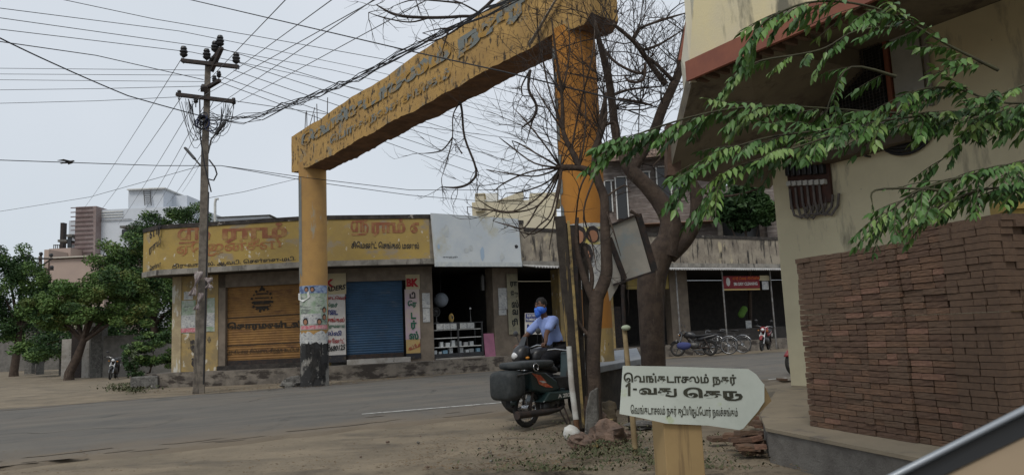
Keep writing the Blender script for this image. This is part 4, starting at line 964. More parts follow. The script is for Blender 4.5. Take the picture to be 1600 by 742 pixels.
arcs=[[(876,262),(850,300),(810,328),(775,328),(745,310)],[(876,262),(845,318),(800,332),(765,328),(730,323)],[(876,262),(840,275),(800,272),(760,265)],[(876,265),(862,300),(842,320),(820,355),(795,352),(770,345)],[(876,262),(830,268),(790,285),(770,300)],
 [(876,262),(855,285),(815,300),(790,302)],[(878,262),(872,310),(860,345),(835,365),(812,362)],[(878,260),(862,330),(845,350),(820,372)],[(876,262),(838,240),(812,225),(800,220)],[(876,262),(850,225),(822,190),(803,170)],[(880,205),(850,160),(832,130)],[(878,200),(858,140),(842,60),(838,10)],
 [(878,150),(890,80),(886,20)],[(905,262),(915,200),(912,120),(905,40)],[(893,235),(905,170),(925,90),(930,30)],[(876,262),(835,255),(797,228),(780,215)],[(920,266),(905,300),(898,360),(890,420)],[(930,275),(912,330),(925,380),(932,420)],[(944,310),(975,290),(985,300)],[(944,320),(958,360),(970,400)],[(876,265),(868,330),(858,390)]]
for a in arcs: limb(mb,[(x,y,D1+rr.uniform(-.5,.5)*i/3) for i,(x,y) in enumerate(a)],[.016]+[.011]*(len(a)-2)+[.004],5)
mb.build('trunk',m_bark,T2)
mb=MB();rr=random.Random(5)
for a in arcs:
    for (x,y) in a[1:]:
        for _ in range(rr.choice((0,1,1))): twigs(mb,P(x,y,D1),Vector((rr.gauss(-.35,.6),rr.gauss(0,.4),rr.gauss(.15,.6))),rr.uniform(.35,.9),.006,2,rr,n=4)
for (x,y) in((878,150),(893,235),(944,150),(935,200),(947,240),(905,262),(876,262)):
    for _ in range(5): twigs(mb,P(x,y,D1),Vector((rr.gauss(0,.5),rr.gauss(0,.3),.7)),rr.uniform(.6,1.5),.008,3,rr,n=4)
mb.build('twigs',m_barkd,T2)
# branches hanging over the beam from a tree beyond it
def over(label,main,subs,D):
    q=P(main[0][0],main[0][1],D);t=thing('dead_branch',label,'branch',q);mb=MB();limb(mb,[(x,y,D) for x,y in main],[.035]+[.028]*(len(main)-2)+[.01],6)
    for s_ in subs: limb(mb,[(x,y,D) for x,y in s_],[.02]+[.014]*(len(s_)-2)+[.005],5)
    mb.build('branch',m_barkd,t);mb=MB()
    for s_ in [main]+subs:
        for x,y in s_[1:]:
            for _ in range(2): twigs(mb,P(x,y,D),Vector((rr.gauss(0,.6),rr.gauss(0,.3),rr.gauss(-.3,.6))),rr.uniform(.3,.8),.008,2,rr,0,n=3)
    mb.build('twigs',m_barkd,t)
over('forked dead branch hanging below middle of the arch beam',[(719,160),(722,175),(726,215),(744,265),(735,285),(715,293),(690,292)],[[(719,160),(708,180),(707,215),(700,245),(690,278)],[(707,215),(690,235),(660,240)],[(744,262),(748,272)],[(722,240),(712,225)]],16)
over('long dead branch hanging below beam close to the big pillar',[(828,110),(826,140),(838,165),(833,185),(815,200)],[[(828,110),(815,135),(816,150)],[(838,165),(860,170)],[(833,185),(822,225)]],13.2)
over('spreading bare branch reaching in from top over the beam',[(800,-30),(748,20),(720,26),(670,28),(620,24),(588,8)],[[(748,20),(720,5),(690,-5)],[(670,28),(640,35),(600,28),(576,20)],[(790,-5),(720,-12)],[(748,22),(690,60),(650,65)],[(708,46),(690,45),(660,52)],[(700,50),(688,90)],[(720,5),(650,0),(615,10)]],13)
# ======================= HOUSE ON THE RIGHT =======================
hd=Vector((.52,-.854)).normalized();hn=Vector((hd.y,-hd.x)); # hn towards the street (left, near)
if hn.x>0:hn=-hn
WC=Vector((4.2,11.62))
m_hwall=M('cream_house_wall',(.68,.62,.43),(.62,.56,.39),scale=1.2,rough=.9,bump=.15,c3=(.3,.27,.2),s3=(3,3,.7),lo3=.57,hi3=.7,c4=(.2,.18,.14),s4=(5,5,5),lo4=.7,hi4=.74)
m_hup=M('stained_cream_parapet',(.68,.59,.36),(.62,.55,.38),scale=1.2,rough=.9,bump=.2,c3=(.17,.16,.12),s3=(2.6,2.6,.7),lo3=.5,hi3=.64)
m_hup2=M('pale_cream_return',(.66,.62,.5),(.6,.57,.46),scale=1.5,rough=.9,c3=(.25,.24,.2),s3=(3,3,.6),lo3=.6,hi3=.72)
m_hred=M('brick_red_band',(.26,.1,.065),(.22,.085,.06),scale=3,rough=.85)
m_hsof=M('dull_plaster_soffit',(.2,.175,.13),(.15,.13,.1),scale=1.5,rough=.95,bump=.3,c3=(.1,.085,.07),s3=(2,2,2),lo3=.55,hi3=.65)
house=thing('cream_house','cream two storey house at right with stained parapet, red band and grilled window','house',(WC.x,WC.y,0))
def HW(k,o=0): return WC+hd*k+hn*o
mb=MB();A,B2=HW(0),HW(12);bk_=-hn*5
mb.add([v3(A,-.1),v3(B2,-.1),v3(B2+bk_,-.1),v3(A+bk_,-.1),v3(A,5.02),v3(B2,5.02),v3(B2+bk_,5.02),v3(A+bk_,5.02)],[(0,1,5,4),(1,2,6,5),(2,3,7,6),(3,0,4,7),(4,5,6,7)]);mb.build('wall',m_hwall,house)
# overhanging storey
NLp=P(1078,115,9.3);fd=Vector((NLp.x,NLp.y));zS=4.5
def HF(x,y): return onp(x,y,fd,hd)
k0=0;mb=MB()
Lf=9
Fa=fd;Fb=fd+hd*Lf
inn=-hn
# soffit slab from parapet front to house wall
wi=(WC-fd).dot(inn)+.3
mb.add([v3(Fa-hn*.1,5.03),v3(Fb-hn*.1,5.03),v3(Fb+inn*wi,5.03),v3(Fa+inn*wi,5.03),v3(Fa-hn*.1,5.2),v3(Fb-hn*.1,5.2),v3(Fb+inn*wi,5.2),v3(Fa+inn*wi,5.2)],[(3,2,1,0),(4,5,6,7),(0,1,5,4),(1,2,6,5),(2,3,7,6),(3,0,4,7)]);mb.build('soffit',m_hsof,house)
# front parapet with sloping left end
pp=[HF(1075,122),HF(1420,-70),HF(1440,-330),HF(1130,-190),HF(1086,-5)]
n3=Vector((hn.x,hn.y,0))
ppl=[HF(1078,115),v3(Fb,HF(1078,115).z),v3(Fb,8),HF(1120,-190),HF(1086,-5)]
mb=MB();mb.prism([q+n3*.02 for q in ppl],-n3*.18);mb.build('parapet',m_hup,house)
mb=MB();a=HF(1078,115);z0=4.42;z1=HF(1083,98).z
mb.prism([v3(Fa,z0)+n3*.024,v3(Fb,z0)+n3*.024,v3(Fb,z0+.26)+n3*.024,v3(Fa,z0+.26)+n3*.024],n3*.05);mb.build('red_band',m_hred,house)
mb=MB();a=v3(Fa,4.4)
ret=[P(1068,143,10.1),v3(Fa,4.4),HF(1078,100),HF(1088,-5),HF(1120,-190),P(1100,-190,10.1),P(1080,5,10.1),P(1063,90,10.1)]
c_=v3(Fa,4.4);dl=(P(1063,120,10.1)-v3(Fa,4.9));dl.z=0
mb.prism([P(1068,143,10.1),v3(Fa,4.42),v3(Fa,8),P(1095,-160,10.1),P(1082,-5,10.1),P(1063,90,10.1)],Vector((.08,0,0)));mb.build('parapet_return',m_hup2,house)
mb=MB();mb.tube([P(1063,95,10.05),P(1083,-8,10.05),P(1100,-150,10.05)],.035,6);mb.build('edge_trim',m_hred,house)
# lower dark block below the overhang
FL=P(1045,273,10.9);FR=P(1202,290,12.3);FL.z=FR.z=3.5
g=(FR-FL);e=Vector((hd.x,hd.y,0))
blk=[FL,FR,FR+e*1.2,FL+e*.55]
NLs=v3(Fa,4.44)-Vector((hn.x,hn.y,0))*.03;Mw=v3(HW(1.75,-.05),4.75);NR_=v3(fd+hd*.9+inn*.05,4.6)
mb=MB()
bt_=[NLs,NR_,Mw,FR,FL];tp_=[q+UP*.28 for q in bt_]
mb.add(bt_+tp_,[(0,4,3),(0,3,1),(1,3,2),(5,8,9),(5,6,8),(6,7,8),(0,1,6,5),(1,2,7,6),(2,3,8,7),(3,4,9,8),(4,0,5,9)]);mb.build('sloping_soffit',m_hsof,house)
m_brend=M('brown_brick_end',(.12,.075,.055),(.08,.055,.04),scale=4,rough=.95,bump=.7,bscale=18)
mb=MB();q0=FL.copy();mb.bar(q0+Vector((.08,-.12,.75)),q0+Vector((.03,-.12,-.02)),.22,.2);mb.build('brick_end',m_brend,house)
# rough brackets under the red band
mb=MB()
for k in range(30):
    q=v3(fd+hd*(k*.17+.1)+inn*.12,4.46);mb.box(q,(.2,.06,.09),rotz(math.atan2(inn.y,inn.x)))
mb.build('soffit_ribs',m_brend,house)
# window with grille
def HP(x,y,o=0): return onp(x,y,WC-Vector((hn.x,hn.y))*(-o),hd)
m_win=M('dark_window_void',(.01,.011,.012),rough=.3,spec=.6)
wnd=[HP(1290,205),HP(1392,180),HP(1392,60),HP(1290,105)]
k1=(HP(1290,150).to_2d()-WC).dot(hd);k2=(HP(1392,150).to_2d()-WC).dot(hd);k3=(HP(1450,150).to_2d()-WC).dot(hd)
zw0=HP(1340,200).z;zw1=HP(1340,75).z
def hrect(k0,k1,z0,z1,o,th,mat,nm,par): mb=MB();mb.prism([v3(HW(k0,o),z0),v3(HW(k1,o),z0),v3(HW(k1,o),z1),v3(HW(k0,o),z1)],n3*th);return mb.build(nm,mat,par)
win=hrect(k1,k2,zw0,zw1,.004,.01,m_win,'window',house)
fr_=hrect(k1-.07,k1,zw0-.07,zw1+.07,.003,.07,m_white,'frame',win);hrect(k2,k2+.06,zw0-.07,zw1+.07,.003,.07,m_hred,'frame',win);hrect(k1-.069,k2+.059,zw0-.07,zw0,.002,.069,m_white,'frame',win);hrect(k1-.069,k2+.059,zw1,zw1+.07,.002,.069,m_white,'frame',win)
mb=MB()
for k in range(19): 
    t=k1+(k2-k1)*(k+.5)/19;mb.cyl(v3(HW(t,.12),zw0-.05),v3(HW(t,.12),zw1+.05),.006,n=5)
for k in range(26):
    z=zw0+(zw1-zw0)*(k+.5)/26;mb.cyl(v3(HW(k1,.125),z),v3(HW(k2,.125),z),.005,n=5)
mb.build('grille',m_metal,win)
sh_=hrect(k2+.1,k3,zw0+.1,zw1-.02,.02,.04,M('pale_shutter_board',(.4,.41,.39),(.33,.34,.32),scale=3,rough=.7),'open_shutter',win)
mb=MB();t=k3+.07;mb.cyl(v3(HW(t,.06),zw0),v3(HW(t,.06),zw1+.25),.035);mb.build('drain_pipe',M('grey_pipe',(.25,.23,.22),rough=.6),house)
hrect(k1-.15,k2+.3,zw0-.42,zw0-.3,.003,.3,M('sunshade_edge',(.1,.08,.06),rough=.9),'ledge',house)
# service conduit pipe wrapping
# fuse and cable panel
fp=HP(1268,300);fu=thing('fuse_panel','brown board with seven old fuse carriers and looping grey cables on cream wall','fuse board',fp)
ka=(HP(1237,300).to_2d()-WC).dot(hd);kb=(HP(1303,300).to_2d()-WC).dot(hd);za=HP(1268,322).z;zb2=HP(1268,236).z
m_bak=M('brown_bakelite',(.075,.032,.022),(.05,.025,.02),scale=6,rough=.6);m_por=M('white_porcelain',(.5,.5,.47),rough=.3)
m_gcab=M('grey_cable',(.16,.14,.13),(.1,.09,.085),rough=.6)
mb=MB();mb.prism([v3(HW(ka,.02),za),v3(HW(kb,.02),za),v3(HW(kb,.02),zb2),v3(HW(ka,.02),zb2)],n3*.05);mb.build('board',m_bak,fu)
for k in range(7):
    t=ka+(kb-ka)*(k+.6)/7.4;q=v3(HW(t,.1),zb2-.1-.015*k);mb=MB();mb.box(q-UP*.1,(.07,.1,.24),rotz(math.atan2(hd.y,hd.x)));o=mb.build('fuse_carrier',m_black,fu,bevel=.01)
    mb=MB();mb.ball(q+n3*.06-UP*.02,(.028,.028,.035));mb.build('porcelain_cap',m_por,fu);mb=MB();mb.box(q-UP*.34,(.07,.08,.07),rotz(math.atan2(hd.y,hd.x)));mb.build('porcelain_base',m_por,fu)
for k in range(6):
    t=ka+(kb-ka)*(k+.4)/7;t2=t+.28;q=v3(HW(t,.09),za+.06);e=v3(HW(t2,.05),za+.1)
    mb=MB();mb.tube([q+UP*.25,q,q.lerp(e,.12)-UP*.17-UP*.01*k,q.lerp(e,.5)-UP*(.24+.02*(k%3)),q.lerp(e,.88)-UP*.17,e],.02,8);mb.build('looped_cable',m_gcab,fu)
# hose coil on wall
hc=HP(1418,205);hz=thing('hose_coil','black hose hanging in a sagging loop on the cream wall','hose',hc)
mb=MB()
for j in range(4):
    pts=[]
    for i in range(17):
        t=math.pi*i/16;pts.append(hc+Vector((hd.x,hd.y,0))*(-(.4-.03*j)*math.cos(t))+UP*(.05-(.36-.045*j)*math.sin(t))+n3*(.05+.03*j))
    mb.tube(pts,.024,8)
mb.build('hose',m_wire,hz)
q=HP(1360,245);mb=MB();mb.cyl(q,q+n3*.12,.015);mb.build('nail',m_metal,hz)
wq=[HP(1462,152,.1),HP(1400,150,.3),HP(1365,155,.1)]
# yellow post at right edge
yp=thing('yellow_pillar','ochre yellow pillar at the far right edge behind brick stack','pillar',P(1600,500,7.2))
a=P(1588,350,7.0);mb=MB();mb.prism([Vector((a.x,a.y,-.1)),Vector((a.x+.5,a.y-.1,-.1)),Vector((a.x+.6,a.y+.3,-.1)),Vector((a.x+.1,a.y+.4,-.1))],(0,0,2.35));mb.build('shaft',m_yel,yp)
mb=MB();mb.prism([Vector((a.x-.04,a.y-.03,2.25)),Vector((a.x+.53,a.y-.14,2.25)),Vector((a.x+.65,a.y+.34,2.25)),Vector((a.x+.06,a.y+.45,2.25))],(0,0,.12));mb.build('cap',m_yel,yp)
# platform
m_plat=M('dusty_cement_platform',(.245,.205,.148),(.195,.165,.12),scale=1.5,rough=1,bump=.3,c3=(.14,.12,.1),s3=(3,3,3),lo3=.58,hi3=.66)
m_platf=M('grey_cement_face',(.16,.15,.135),(.11,.10,.09),scale=2.5,rough=1,bump=.6)
pl=[atz(1188,648,.3),atz(1196,668,.3),atz(1440,716,.3),atz(1700,770,.3),HW(9,0).to_3d()+UP*.3,HW(0,0).to_3d()+UP*.3,atz(1235,606,.3),atz(1215,606,.3)]
pl=[Vector((q.x,q.y,.3)) for q in pl]
pf=thing('cement_platform','raised dusty cement platform under the brick stack','platform',pl[0])
mb=MB();mb.prism([q-UP*.03 for q in pl],(0,0,.03));mb.build('top',m_plat,pf)
mb=MB();cc=sum(pl,Vector())/len(pl);mb.prism([q+(cc-q).normalized()*.02-UP*.45 for q in pl],(0,0,.42));mb.build('face',m_platf,pf)
# ======================= NEEM TREE REACHING IN FROM THE RIGHT =======================
m_nl=[M('neem_leaf_bright',(.1,.19,.035),(.15,.23,.06),scale=2,rough=.4,spec=.4),M('neem_leaf',(.05,.12,.025),(.075,.155,.035),scale=2,rough=.45,spec=.35),M('neem_leaf_deep',(.03,.075,.02),(.045,.1,.025),scale=2,rough=.5)]
m_nst=M('green_brown_stem',(.06,.06,.03),(.045,.04,.025),scale=7,rough=.8)
nt_=thing('leafy_tree','leafy tree off the right edge whose pinnate branches hang in front of the cream house','tree',(6.6,4.6,0))
rn=random.Random(17)
def leaflet(mb,base,d,l,w,fold=.25):
    d=d.normalized();s=d.cross(Vector((rn.gauss(0,.5),rn.gauss(0,.5),1))).normalized();u=s.cross(d)
    q=[base,base+d*l*.3+s*w*.5+u*l*fold*.1,base+d*l*.65+s*w*.36+u*l*.02,base+d*l-u*l*.08,base+d*l*.65-s*w*.36+u*l*.02,base+d*l*.3-s*w*.5+u*l*fold*.1,base+d*l*.35-u*w*.15,base+d*l*.7-u*w*.12]
    mb.add(q,[(0,1,6),(1,2,7,6),(2,3,7),(0,6,5),(6,7,4,5),(7,3,4)],True)
def frond(mb,ms,base,d,L,npair,lf):
    d=d.normalized();pts=[base];dd=d.copy()
    for i in range(npair): dd=(dd+Vector((rn.gauss(0,.05),rn.gauss(0,.05),-.07))).normalized();pts.append(pts[-1]+dd*L/npair)
    ms.tube(pts,.0022,4,False)
    c=rn.choice((0,1,1,2)) 
    for i in range(1,npair+1):
        t=(pts[i]-pts[i-1]).normalized();sd=t.cross(UP).normalized()
        for s in(-1,1):
            mb.cur=c if rn.random()<.75 else rn.randrange(3)
            leaflet(mb,pts[i],t*.55+sd*s*.6-UP*rn.uniform(.45,.95),lf*rn.uniform(.8,1.15)*(1 if i<npair else .8),lf*.36)
    leaflet(mb,pts[-1],(pts[-1]-pts[-2]),lf,lf*.36)
def spray(chain,Lf,lf,nstep=.15,drop=-.35,spread=.6,n2=1):
    ms=MB();mb=MB();big=chain[0][0]>1500 or chain[0][0]==1330;n2+=1 if big else 0;lf*=1.02;V=limb(ms,chain,[.010]+[.006]*(len(chain)-2)+[.002],6)
    acc=0
    for a,b in zip(V,V[1:]):
        acc+=(b-a).length
        while acc>nstep:
            acc-=nstep
            for _ in range(n2):
                t=(b-a).normalized();sd=t.cross(UP).normalized()
                frond(mb,ms,a.lerp(b,rn.random()),t*rn.uniform(.3,1)+sd*rn.choice((-1,1))*rn.uniform(.2,1)*spread+UP*rn.uniform(drop,.25),Lf*rn.uniform(.6,1.2),rn.randint(4,7),lf)
    t=(V[-1]-V[-2]).normalized();frond(mb,ms,V[-1],t,Lf,6,lf);frond(mb,ms,V[-1],t+Vector((0,.4,-.3)),Lf*.8,5,lf)
    ms.build('branch',m_nst,nt_);mb.build('leaves',m_nl,nt_)
D=4.3
spray([(1640,180,4.3),(1400,177,4.3),(1300,170,4.4),(1190,166,4.4),(1100,178,4.5),(1010,205,4.5),(965,225,4.5)],.28,.085,.085,n2=1)
spray([(1640,178,4.2),(1500,178,4.2),(1400,186,4.1),(1290,203,4.1),(1200,215,4.1),(1130,238,4.1),(1085,268,4.1)],.27,.08,.09)
spray([(1330,200,4.1),(1270,222,4.0),(1200,245,4.0),(1150,262,4.0),(1120,290,4.0)],.25,.075,.075)
spray([(1560,110,3.9),(1480,70,3.9),(1400,25,3.9),(1330,5,3.9),(1260,5,3.9),(1200,30,3.9),(1185,50,3.9)],.25,.08,.1)
spray([(1420,40,4.4),(1340,48,4.4),(1290,75,4.4),(1250,85,4.4),(1190,95,4.5),(1160,110,4.5)],.24,.075,.11)
spray([(1400,120,4.3),(1330,105,4.3),(1300,150,4.3),(1290,185,4.3)],.22,.075,.12)
spray([(1640,160,4.0),(1560,160,4.0),(1500,140,4.0),(1450,138,4.0),(1410,150,4.0)],.24,.075,.085)
spray([(1660,235,3.6),(1560,262,3.6),(1490,280,3.6),(1430,300,3.6),(1390,330,3.6)],.24,.062,.055)
spray([(1660,280,3.6),(1590,290,3.6),(1520,300,3.6),(1460,325,3.6)],.24,.062,.055)
spray([(1640,120,4.3),(1560,150,4.3),(1540,190,4.2),(1500,225,4.2),(1462,258,4.2)],.14,.06,.16)
spray([(1480,300,3.6),(1440,295,3.6),(1368,297,3.6),(1363,318,3.6)],.04,.012,.3)
# trunk, and an unseen crown added above the frame to shade wall and bricks
tk=MB();tk.tube([Vector((6.6,4.6,-.1)),Vector((6.5,4.6,1.2)),Vector((6.2,4.7,2.4)),Vector((5.4,4.7,3.6)),Vector((4.6,4.8,4.6))],[.24,.2,.17,.12,.05],10)
for e_ in((3.4,4.2,2.72),(3.5,3.6,2.45),(4.8,5.6,4.6),(6.6,6.2,5)): tk.tube([Vector((6.2,4.7,2.4)),Vector((6.2,4.7,2.4)).lerp(Vector(e_),.5)+UP*.2,Vector(e_)],[.09,.05,.02],7)
tk.build('trunk',m_bark,nt_)
crown('crown',[(Vector((5.2,4.6,5.3)),1.9,.7),(Vector((6.8,5.4,5.2)),1.7,.8),(Vector((6.6,3.4,4.6)),1.8,.9),(Vector((4.6,3.0,5.6)),1.7,.6),(Vector((7.6,6.8,4.6)),1.4,.8)],.11,6000,m_nl,nt_,23)
# ======================= BRICK STACK =======================
sO=atz(1265,665,.3).to_2d();sE=atz(1426,691,.3).to_2d();sd=(sE-sO).normalized();sn=Vector((-sd.y,sd.x))
if sn.x<0: sn=-sn
m_bk=[M('brick_clay_%s'%n,c,d,scale=22,rough=1,bump=.5,bscale=60) for n,c,d in(('red',(.155,.092,.06),(.125,.077,.052)),('brown',(.13,.085,.058),(.105,.07,.05)),('dusky',(.12,.075,.052),(.1,.062,.045)),('pale',(.2,.115,.08),(.16,.09,.065)))]
Lb=.208;th=.0495;rb=random.Random(11)
brick_me=[]
for m in m_bk:
    mb=MB();vs=[]
    mb.box((0,0,0),(Lb-.006,.112,th-.004));o=mb.build('t',m);o.data.name='brick';me=o.data;bpy.data.objects.remove(o)
    import bmesh
    for var in range(3):
        bm=bmesh.new();bm.from_mesh(me);bmesh.ops.subdivide_edges(bm,edges=bm.edges,cuts=3,use_grid_fill=True)
        for v in bm.verts:
            k=.0014;v.co+=Vector((rb.gauss(0,k*.7),rb.gauss(0,k*.8),rb.gauss(0,k*.5)))
            if abs(v.co.x)>.1 : v.co.z*=.93
        m2=bpy.data.meshes.new('brick');bm.to_mesh(m2);bm.free();m2.materials.append(m);brick_me.append(m2)
cnt=0;rest=MB();ang=math.atan2(sd.y,sd.x)
cols=[(1.70,33),(1.275,34),(.85,32),(.425,32),(0.,32)]
for ci,(cx,nr) in enumerate(cols):
    dz=rb.uniform(-.004,.004);dx=rb.uniform(-.004,.004)
    for r_ in range(nr):
        z=.3+th*(r_+.5)
        pat=rb.choice(([Lb,Lb],[Lb,Lb],[Lb*.49,Lb,Lb*.49],[Lb,Lb*.49,Lb*.49])) if r_%2 else rb.choice(([Lb,Lb],[Lb*.49,Lb,Lb*.49]))
        x=cx+dx+rb.gauss(0,.004)
        for l in pat:
            lean=-.036*(r_/33)
            c=sO+sd*(x+l/2+lean)+sn*(.056+rb.gauss(0,.004)+.03*(r_/33)+.01*math.sin(ci*2.1)+.006*math.sin(r_*.35+ci))
            if ci>0 and cnt<300:
                o=bpy.data.objects.new('brick',rb.choice(brick_me[0:9] if rb.random()<.93 else brick_me[9:]));C.objects.link(o)
                o.location=(c.x,c.y,z+dz*(r_/33));o.rotation_euler=(0,rb.gauss(0,.004),ang+rb.gauss(0,.013));o.scale=(l/Lb,1,rb.uniform(.96,1.0))
                tag(o,'brown clay brick in the tall front face of the brick stack on the platform','brick','clay bricks stacked on the platform');cnt+=1
            else: rest.box((c.x,c.y,z),(l-.008,.11,th-.004),rotz(ang))
            x+=l+.0035
# inner layers
for r_ in range(34):
    z=.3+th*(r_+.5)
    for dpt in range(1,6):
        x=(1.29 if r_>=32 else 0.0)+rb.uniform(-.01,.02)
        while x<1.95: c=sO+sd*(x+Lb/2-.036*(r_/33))+sn*(.056+.115*dpt+.03*(r_/33));rest.box((c.x,c.y,z),(Lb-.006,.11,th-.003),rotz(ang));x+=Lb+.003
tag(rest.build('brick_stack_core',m_bk[1]),kind='stuff')
# small heap of loose bricks left of platform
rb=random.Random(3)
for k in range(20):
    px_=rb.uniform(1150,1193);py_=rb.uniform(672,715);q=atz(px_,py_,.0);lay=rb.choice((0,1,1,2,3))
    o=bpy.data.objects.new('loose_brick',rb.choice(brick_me));C.objects.link(o);o.location=(q.x,q.y+.06*lay,.035+.055*lay);o.rotation_euler=(rb.gauss(0,.08),rb.gauss(0,.08),rb.choice((0,.3,1.4,-.5)))
    tag(o,'muddy loose brick in the small heap left of the cement platform','brick','loose bricks heaped by the platform')
for x_,y_,l_ in((1122,694,'single loose brick lying on dirt under arrow sign'),(1222,597,'lone dark brick on ground at foot of the cream house')):
    q=atz(x_,y_,0);o=bpy.data.objects.new('loose_brick',brick_me[4]);C.objects.link(o);o.location=(q.x,q.y,.06);o.rotation_euler=(.1,.05,.3);tag(o,l_,'brick')
# ======================= ARROW SIGN =======================
SD=5.6
m_sgn=M('white_tin_sign',(.56,.6,.54),(.5,.54,.48),scale=2.5,rough=.6,c4=(.42,.5,.25),s4=(4,4,4),lo4=.62,hi4=.72)
m_sedge=M('dark_sign_edge',(.06,.05,.04),(.03,.03,.03),rough=.9);m_ink=M('brown_black_ink',(.04,.04,.028),(.07,.07,.05),scale=10,rough=.8)
m_wood=M('varnished_wood_post',(.34,.235,.11),(.29,.2,.095),scale=2,rough=.8,c3=(.22,.15,.075),s3=(14,14,1),lo3=.56,hi3=.68)
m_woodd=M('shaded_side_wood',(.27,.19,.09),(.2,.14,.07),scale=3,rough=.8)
sp=Vector(P(1080,620,SD).to_2d());sdir=Vector((1,.22)).normalized();sn3=Vector((sdir.y,-sdir.x,0))
def SP_(x,y,o=0): return onp(x,y,sp,sdir)+sn3*o
sg=thing('arrow_sign','white arrow shaped Tamil street name board on a square wooden post','street sign',v3(sp,0))
out=[(973,571),(1040,572),(1168,576),(1180,584),(1190,597),(1193,600),(1193,627),(1183,642),(1160,669),(1154,671),(1106,664),(1040,661),(1000,652),(968,646)]
mb=MB();mb.prism([SP_(x,y) for x,y in out],sn3*.012);mb.build('board',m_sgn,sg)
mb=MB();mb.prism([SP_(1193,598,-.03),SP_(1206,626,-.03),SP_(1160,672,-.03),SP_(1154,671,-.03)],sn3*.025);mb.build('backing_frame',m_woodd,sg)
def stext(x0,x1,yb0,yb1,ht,s,off,thin=0):
    A=SP_(x0,yb0,.014);Bq=SP_(x1,yb1,.014);xd=(Bq-A);w=xd.length;hh=SP_(x0,yb0-ht).z-A.z
    return text(s,m_ink,sg,A,xd.normalized(),UP,w,hh,off,depth=.001)
stext(974,1150,602,604,21,'ெவங்கடாசலம் நகர்',.035);mb=MB();mb.prism([SP_(x,y,.0135) for x,y in((980,618),(980,602.5),(977,605),(976,602),(981,597),(984,597),(984,618))],sn3*.0015);mb.build('lettering',m_ink,sg);stext(988,994,609,609,3,'-',.02);stext(998,1057,621,621,16,'வத^D',.05);stext(1067,1160,626,627,22,'ெதர^R',.05)
stext(985,1152,651,655,20,'ெவங்கடாசலம் நகர் க^Kடியிர^Rப்ேபார் நலச்சங்கம்',.02)
mb=MB();zt=SP_(1070,655).z
a=SP_(1040,742,-.1);w=SP_(1101,700).to_2d()-SP_(1041,700).to_2d()
a2=SP_(1041,700).to_2d();mb.prism([v3(a2,-.2)-sn3*.02,v3(a2+w,-.2)-sn3*.02,v3(a2+w,-.2)-sn3*(w.length*.8),v3(a2,-.2)-sn3*(w.length*.8)],(0,0,zt+.2));mb.build('post',m_wood,sg,bevel=.006)
# thin wooden stake behind sign
q=atz(993,708,0);stk=MB();stk.tube([q-UP*.1,P(988,650,7.9),P(980,560,7.95),P(975,510,8.0)],[.032,.03,.028,.026],7)
tag(stk.build('wooden_stake',M('old_stake_wood',(.26,.2,.11),(.18,.13,.07),scale=6,rough=1)),'slim weathered wooden stake rising behind left end of the arrow sign','stake')
mb=MB();c=P(975,512,7.95);mb.ball(c+Vector((.02,0,0)),(.05,.04,.03));tag(mb.build('green_rag',M('pale_green_cloth',(.3,.34,.25),rough=.9)),'small pale green rag on tip of the wooden stake','rag')
# ======================= PLANKS, TIN BOARD, WHITE POST =======================
m_oldw=M('charred_old_wood',(.05,.042,.034),(.03,.025,.022),scale=5,rough=1,bump=.6,c3=(.22,.16,.07),s3=(12,12,.9),lo3=.62,hi3=.68)
m_oldy=M('splintered_yellow_wood',(.3,.22,.09),(.1,.08,.05),scale=6,rough=1,bump=.5)
Dp=9.6
def plank(label,x0,y0,x1,y1,w,D,mat,th=.06,name='wooden_plank',D1_=None):
    a=P(x0,y0,D);b=P(x1,y1,D1_ or D);b.z=max(b.z,-.1) ;mb=MB();mb.bar(b,a,w,th,up=(0,1,0));return tag(mb.build(name,mat,bevel=.006),label,'plank')
plank('tall blackened plank with yellow splintered edge left of the thin bare tree',875,338,905,670,.14,Dp,m_oldw)
plank('narrow yellowish splintered batten fixed along the blackened plank',888,345,912,668,.035,Dp-.09,m_oldy,.03)
plank('second dark plank leaning just left of the big pillar posters',897,352,912,690,.12,Dp+.2,m_oldw)
plank('third dark board tight against the thin bare tree trunk',912,380,926,690,.1,Dp+.35,m_oldw)
a,b,c,d_=P(881,345,Dp+.1),P(902,362,Dp+.1),P(906,560,Dp+.1),P(894,560,Dp+.1);mb=MB();mb.prism([a,b,c,d_],(0,.02,0));tag(mb.build('tin_sheet',m_dkmetal),'dark bent tin sheet with pointed corner beside the blackened plank','sheet')
mb=MB();q=atz(904,682,0);mb.tube([q-UP*.1,P(900,655,9.25),],[.036,.036],9);mb.cur=0;wp=thing('white_post','short slanting white painted post with a bare rusty foot','post',q);mb.build('rusty_foot',M('rusty_brown_wood',(.15,.08,.04),(.1,.055,.03),scale=8,rough=1),wp)
mb=MB();mb.tube([P(900,655,9.25),P(893,600,9.3),P(889,541,9.35)],[.036,.036,.034],9);mb.build('painted_shaft',M('chalky_white_paint',(.42,.42,.39),(.3,.28,.25),scale=7,rough=.9),wp)
